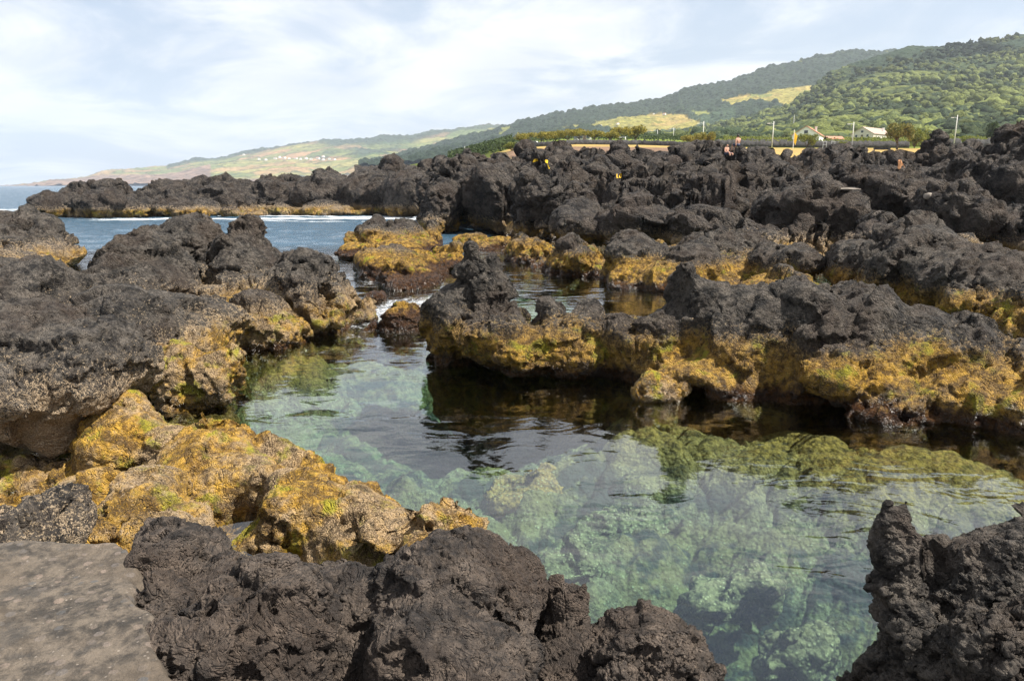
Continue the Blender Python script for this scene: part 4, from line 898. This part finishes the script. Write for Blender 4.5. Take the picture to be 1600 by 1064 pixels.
def tree(lb, px, ytop, w_px, r, mat, seed, trunk=.35, n=2600, cat='tree', name='tree', group=None, flat=1.0, base=None):
    b = base or on_field(px, r); s = scale_at(ytop, r); H = at(px, ytop, r).z-b.z; W = w_px*s/2; rg = np.random.RandomState(seed)
    root = tag(empty(name, b), lb, cat, group); tk = MB(); th = H*trunk
    tk.tube([(0, 0, -.4), (.1*W*.3, 0, th*.5), (0, .1, th)], [.05*H, .04*H, .035*H])
    cl = []
    for k in range(11):
        a = rg.uniform(0, 2*math.pi); q = math.sqrt(rg.rand())*.72; c = np.array([math.cos(a)*q*W, math.sin(a)*q*W*.9, th+(H-th)*rg.uniform(.38, .90)*(1-.15*q)])
        rad = np.array([W*rg.uniform(.26, .42)]*2+[(H-th)*rg.uniform(.26, .42)*flat]); c[2] = min(c[2], H-rad[2]*.8); cl.append((c, rad))
        if k < 6: tk.tube([(0, 0, th*.8), tuple(c*np.array([.5, .5, .0])+np.array([0, 0, (th+c[2])*.5])), tuple(c)], [.028*H, .018*H, .008*H], 6)
    tk.build('trunk', M_bark, root, smooth=True)
    k = rg.randint(0, len(cl), n); C = np.array([x[0] for x in cl])[k]; Rr = np.array([x[1] for x in cl])[k]
    dv = rg.randn(n, 3); dv /= np.linalg.norm(dv, axis=1)[:, None]; C = C+dv*Rr*(rg.rand(n, 1)**.4)
    sz = rg.uniform(.10, .24, n)[:, None]*(H/7+.4); a = rg.randn(n, 3); a /= np.linalg.norm(a, axis=1)[:, None]; bb = np.cross(a, rg.randn(n, 3)); bb /= np.linalg.norm(bb, axis=1)[:, None]
    Q = np.stack([C-a*sz, C+bb*sz*.6, C+a*sz, C-bb*sz*.6], 1).reshape(-1, 3)
    mesh_obj('crown', Q, np.arange(n*4).reshape(-1, 4), mat, root, smooth=False)
TG = 'row of flat-topped trees along the wall'
names = ['leftmost flat-topped tree of the row by the wall', 'second tree of the row by the wall, crown touching the leftmost', 'third tree from the left in the row by the wall', 'fourth tree from the left in the row, crown a little higher', 'tree of the row just left of the pink and white house', 'tree of the row just right of the pink and white house', 'tree of the row with a lamp pole rising on its right', 'second tree from the right end of the row', 'rightmost and tallest tree of the row by the wall']
for i, (px, yt, wp_) in enumerate(((822, 208, 44), (845, 206, 46), (868, 206, 40), (887, 202, 40), (905, 201, 42), (928, 203, 42), (952, 204, 36), (970, 199, 40), (992, 197, 42))):
    tree(names[i], px, yt, wp_, 240+4*(i % 3), L1, 60+i, group=TG, flat=.8, trunk=.32)
tree('rounded yellow-green bush on the lava edge right of the tree row', 1080, 209, 36, 222, L1, 80, .12, cat='bush', name='bush'); tree('darker rounded bush touching the yellow-green one', 1103, 207, 30, 222, L1, 81, .12, cat='bush', name='bush')
tree('green bush just right of the yellow flag', 1260, 209, 34, 224, L2, 82, .1, cat='bush', name='bush'); tree('lone tree with a bare trunk and orange-tinged crown on the dry grass', 1401, 193, 50, 205, L4, 83, .30, n=4200)
tree('bright green bushy tree just right of the lone tree', 1428, 200, 40, 222, L2, 84, .15, cat='tree'); tree('bright green bush at the right end beside the lone tree pair', 1447, 203, 30, 228, L2, 85, .1, cat='bush', name='bush')
tree('dark rounded tree above the shadowed crag at the right', 1553, 192, 32, 262, L3, 86, .15); tree('small green tree at the right edge above the crag', 1592, 193, 26, 262, L2, 87, .15); tree('small bush beside the steel frames', 1318, 221, 22, 224, L2, 88, .1, cat='bush', name='bush', n=1200)
tree('green bush on the slope left of the row of trees', 800, 222, 34, 190, L2, 89, .1, cat='bush', name='bush'); tree('pale bush in front of the cream wall near the right lamp', 1512, 213, 24, 232, L2, 90, .1, cat='bush', name='bush', n=1200)
# hedges and vines behind the walls
def hedge(lb, x0, x1, r0, r1, h, n, mat, seed, cat='hedge', name='hedge'):
    rg = np.random.RandomState(seed); px = rg.uniform(x0, x1, n); r = rg.uniform(r0, r1, n)
    C = np.array([on_field(a, b)[:] for a, b in zip(px, r)]); hh = h*(.6+.5*(vn(C*np.array([.35, .35, 0]))+1)*.5+.2*vn(C*np.array([1.2, 1.2, 0])))
    C[:, 2] += hh*rg.rand(n)**.6; sz = rg.uniform(.2, .45, n)[:, None]; a = rg.randn(n, 3); a /= np.linalg.norm(a, axis=1)[:, None]; bb = np.cross(a, rg.randn(n, 3)); bb /= np.linalg.norm(bb, axis=1)[:, None]
    Q = np.stack([C-a*sz, C+bb*sz*.7, C+a*sz, C-bb*sz*.7], 1).reshape(-1, 3)
    tag(mesh_obj(name, Q, np.arange(n*4).reshape(-1, 4), mat, smooth=False), lb, cat, kind='stuff')
hedge('bright green vines and reeds in the plot behind the black wall', 1120, 1440, 236, 262, 1.6, 11000, L2, 1, 'vines', 'vineyard'); hedge('pale green tall hedge across the plots below the woods', 1130, 1700, 300, 335, 2.0, 15000, L2, 2)
hedge('yellow-green growth behind the wall at the right edge', 1450, 1720, 244, 300, 2.6, 12000, L2, 3, 'scrub', 'scrub'); hedge('dark scrub filling the ground behind the row of trees', 800, 1130, 290, 420, 1.6, 15000, L3, 4, 'scrub', 'scrub')
hedge('green scrub on the slope left of the row of trees', 700, 800, 220, 420, 3.0, 15000, L3, 5, 'scrub', 'scrub')

# parked cars glimpsed under the trees
def car(lb, px, r, rz):
    root = tag(empty('parked_car', on_field(px, r), rz), lb, 'car', 'white cars parked under the trees')
    body = MB().prism([(-2.1, .3), (2.1, .3), (2.1, .75), (1.4, .9), (.9, 1.4), (-1.1, 1.45), (-1.8, .95), (-2.1, .85)], -.85, .85).build('body', M_white, root)
    MB().prism([(1.25, .93), (.85, 1.34), (-1.05, 1.38), (-1.6, .95)], -.87, .87).build('window', M_glass, root)
    for x in (-1.3, 1.3):
        for y in (-.8, .8): MB().tube([(x, y-.1, .32), (x, y+.1, .32)], .33, 14).build('wheel', M_hair, root)
car('white car parked under the leftmost tree of the row', 812, 240, R(10)); car('white car half hidden by the second tree trunk of the row', 834, 240, R(-15))

# ------------------------------------------------------------------ people
def person(lb, loc, rz, sitting=True):
    root = tag(empty('person', loc, rz), lb, 'person')
    if sitting: J = dict(pel=(0, 0, .10), ch=(0, .03, .42), nk=(0, .0, .58), hd=(0, -.03, .70), ht=(0, -.02, .80), shl=(-.17, .02, .52), ell=(-.24, -.06, .27), wl=(-.17, -.28, .17), hl=(-.15, -.36, .15), shr=(.17, .02, .52), elr=(.25, .10, .27), wr=(.26, .16, .05), hr=(.26, .14, -.01), hpl=(-.1, 0, .09), knl=(-.15, -.42, .22), anl=(-.14, -.52, -.20), tol=(-.14, -.68, -.24), hpr=(.1, 0, .09), knr=(.14, -.45, .14), anr=(.15, -.50, -.28), tor=(.15, -.66, -.32))
    else: J = dict(pel=(0, 0, .92), ch=(0, .0, 1.28), nk=(0, 0, 1.48), hd=(0, -.02, 1.60), ht=(0, -.01, 1.70), shl=(-.18, 0, 1.42), ell=(-.24, .02, 1.14), wl=(-.25, -.05, .9), hl=(-.25, -.07, .82), shr=(.18, 0, 1.42), elr=(.25, .02, 1.14), wr=(.26, -.05, .9), hr=(.26, -.07, .82), hpl=(-.1, 0, .88), knl=(-.11, -.02, .48), anl=(-.11, .02, .08), tol=(-.12, -.16, .03), hpr=(.1, 0, .88), knr=(.11, -.02, .48), anr=(.11, .02, .08), tor=(.12, -.16, .03))
    rad = dict(pel=.14, ch=.15, nk=.055, hd=.095, ht=.075, sh=.065, el=.045, w=.033, h=.04, hp=.10, kn=.065, an=.045, to=.04)
    K = list(J); idx = {k: i for i, k in enumerate(K)}
    E = [('pel', 'ch'), ('ch', 'nk'), ('nk', 'hd'), ('hd', 'ht')]+[(a+s_, b+s_) for s_ in 'lr' for a, b in (('sh', 'el'), ('el', 'w'), ('w', 'h'), ('hp', 'kn'), ('kn', 'an'), ('an', 'to'))]+[('ch', 'shl'), ('ch', 'shr'), ('pel', 'hpl'), ('pel', 'hpr')]
    me = bpy.data.meshes.new('body'); me.from_pydata([J[k] for k in K], [(idx[a], idx[b]) for a, b in E], []); o = bpy.data.objects.new('body', me); COL.objects.link(o); me.materials.append(M_skin)
    md = o.modifiers.new('Skin', 'SKIN'); o.modifiers.new('Sub', 'SUBSURF').levels = 2; o.modifiers['Sub'].render_levels = 2
    for i, k in enumerate(K):
        q = rad.get(k) or rad[k[:-1]]; me.skin_vertices[0].data[i].radius = (q, q*.8 if k in ('ch', 'pel') else q)
    me.skin_vertices[0].data[idx['pel']].use_root = True
    dg = bpy.context.evaluated_depsgraph_get(); m2 = bpy.data.meshes.new_from_object(o.evaluated_get(dg)); o.modifiers.clear(); o.data = m2; o.parent = root
    h = J['hd']; bm = MB(); bmesh.ops.create_icosphere(bm.bm, subdivisions=2, radius=.112)
    for v in bm.bm.verts:
        if v.co.y < -.02 and v.co.z < .03: v.co *= .55
    bm.build('hair', M_hair, root, (h[0], h[1]+.02, h[2]+.05), smooth=True)
    sh = MB(); p = J['pel']; sh.tube([(p[0], p[1], p[2]-.1), (p[0], p[1], p[2]+.08)], [.19, .17], 14)
    for s_ in 'lr': a, b_ = Vector(J['hp'+s_]), Vector(J['kn'+s_]); sh.tube([a, a.lerp(b_, .75)], [.125, .095], 12)
    sh.build('shorts', M_short, root, smooth=True)
    return root
from mathutils.bvhtree import BVHTree
dg = bpy.context.evaluated_depsgraph_get(); dg.update()
BV = [(o, BVHTree.FromPolygons([o.matrix_world @ v.co for v in o.data.vertices] if len(o.data.vertices) < 1 else [tuple(c) for c in (np.array([v.co[:] for v in o.data.vertices])+np.array(o.location))], [p.vertices[:] for p in o.data.polygons])) for o in COL.objects if o.type == 'MESH' and (o.name.startswith('lava_crag'))]
lf = bpy.data.objects['lava_field']
BV.append((lf, BVHTree.FromPolygons([v.co[:] for v in lf.data.vertices], [p.vertices[:] for p in lf.data.polygons])))
def cast(px, py):
    o0 = Vector((0, 0, CAM_H)); d = (at(px, py, 100)-o0).normalized(); best = None
    for o, b in BV:
        h = b.ray_cast(o0, d)
        if h[0] is not None and (best is None or h[3] < best[3]): best = (*h, o)
    return best
def sit_at(px, py0, r_default, off=0):
    for py in np.arange(py0, py0+40, .5):
        h = cast(px, py)
        if h: return h
p = sit_at(1154, 228, 78)
person('bather with bare back and dark hair sitting on top of the lava', p[0]+Vector((0, .25, .05)) if p else at(1154, 238, 78), R(200))
h = cast(1137, 243) or p
person('second bather lower down, seen from the chest up left of the first', h[0]+Vector((0, .3, .0)), R(30))
h = cast(1407, 262)
if h:
    tw = MB(); n_ = 8; g = [[tw.bm.verts.new((-.28+.5*i/n_*(.35+.65*k/n_), .03*math.sin(i*1.7+k), .45-.6*k/n_*(.75+.25*math.sin(i*.9)))) for i in range(n_+1)] for k in range(n_+1)]
    for k in range(n_):
        for i in range(n_): tw.bm.faces.new((g[k][i], g[k][i+1], g[k+1][i+1], g[k+1][i]))
    o = tw.build('towel', M_towel, None, h[0]+Vector((0, -.2, 0)), smooth=True); so = o.modifiers.new('thick', 'SOLIDIFY'); so.thickness = .02; tag(o, 'pale orange towel hung on the lava beside the tall black crag', 'towel')
for lb, px, py, sx in (('small white stone on the dark slope right of centre', 1451, 307, .22), ('flat pale slab lying in the lava hollow', 1322, 296, .7)):
    h = cast(px, py)
    if h:
        bm = MB(); bmesh.ops.create_icosphere(bm.bm, subdivisions=3, radius=1)
        for v in bm.bm.verts: v.co = Vector((v.co.x*sx, v.co.y*sx*.7, v.co.z*(sx*.10 if sx > .5 else sx*.7)))*(1+.12*math.sin(v.co.x*7+v.co.y*5))
        tag(bm.build('stone', M_pale, None, h[0], smooth=True), lb, 'stone')
# yellow marks painted on the rock
def mark(strokes, wpx, label):
    V = []; F = []; par = None
    for st in strokes:
        pts = []
        for (xa, ya), (xb, yb) in zip(st, st[1:]):
            L = max(2, int(math.hypot(xb-xa, yb-ya)/.6)); pts += [(xa+(xb-xa)*i/L, ya+(yb-ya)*i/L) for i in range(L)]
        pts.append(st[-1]); prev = None
        for i, (x, y) in enumerate(pts):
            x2, y2 = pts[min(i+1, len(pts)-1)]; x1, y1 = pts[max(i-1, 0)]; l = math.hypot(x2-x1, y2-y1)+1e-6; nx, ny = -(y2-y1)/l*wpx/2, (x2-x1)/l*wpx/2
            hs = [cast(x+nx*q, y+ny*q) for q in (-1, 0, 1)]
            if any(q is None for q in hs): prev = None; continue
            par = par or hs[1][4]; row = []
            for q in hs: row.append(len(V)); V.append(q[0]+(Vector((0, 0, CAM_H))-q[0]).normalized()*.05)
            if prev:
                for a in (0, 1):
                    if max((V[prev[a]]-V[row[a]]).length, (V[prev[a+1]]-V[row[a+1]]).length) < 3.5: F.append((prev[a], prev[a+1], row[a+1], row[a]))
            prev = row
    if not F: return
    o = mesh_obj('paint_mark', [tuple(v-par.location) for v in V], F, M_paint, smooth=False); o.parent = par; o['label'] = label
mark([[(833, 254), (835, 250), (839, 249), (840, 252)], [(833, 253), (840, 251)]], 1.9, 'short yellow paint daub')
mark([[(851, 252), (854, 250), (856, 253)], [(852, 253), (855, 254)], [(855, 254), (857, 261), (858.5, 264)]], 1.8, 'yellow painted arrow')
mark([[(964, 272), (964, 278), (966, 278)], [(968.5, 272.5), (970.5, 272.5), (971, 275), (970.5, 278), (968.5, 278), (968, 275), (968.5, 272.5)]], 1.2, 'yellow painted letters L O')

# ------------------------------------------------------------------ the air between here and the hills
hz = MB().box((0, 5200, 400), (13000, 10600, 1000)).build('haze', None)
m, t = new_mat('sea_air'); vo = t.n('ShaderNodeVolumePrincipled', {'Color': (0.80, 0.88, 1.0), 'Density': 0.000085, 'Anisotropy': 0.3})
o_ = t.n('ShaderNodeOutputMaterial'); t.set(o_.inputs['Volume'], vo); hz.data.materials.clear(); hz.data.materials.append(m)
tag(hz, 'thin bright sea haze over the far hills', 'haze', kind='stuff')
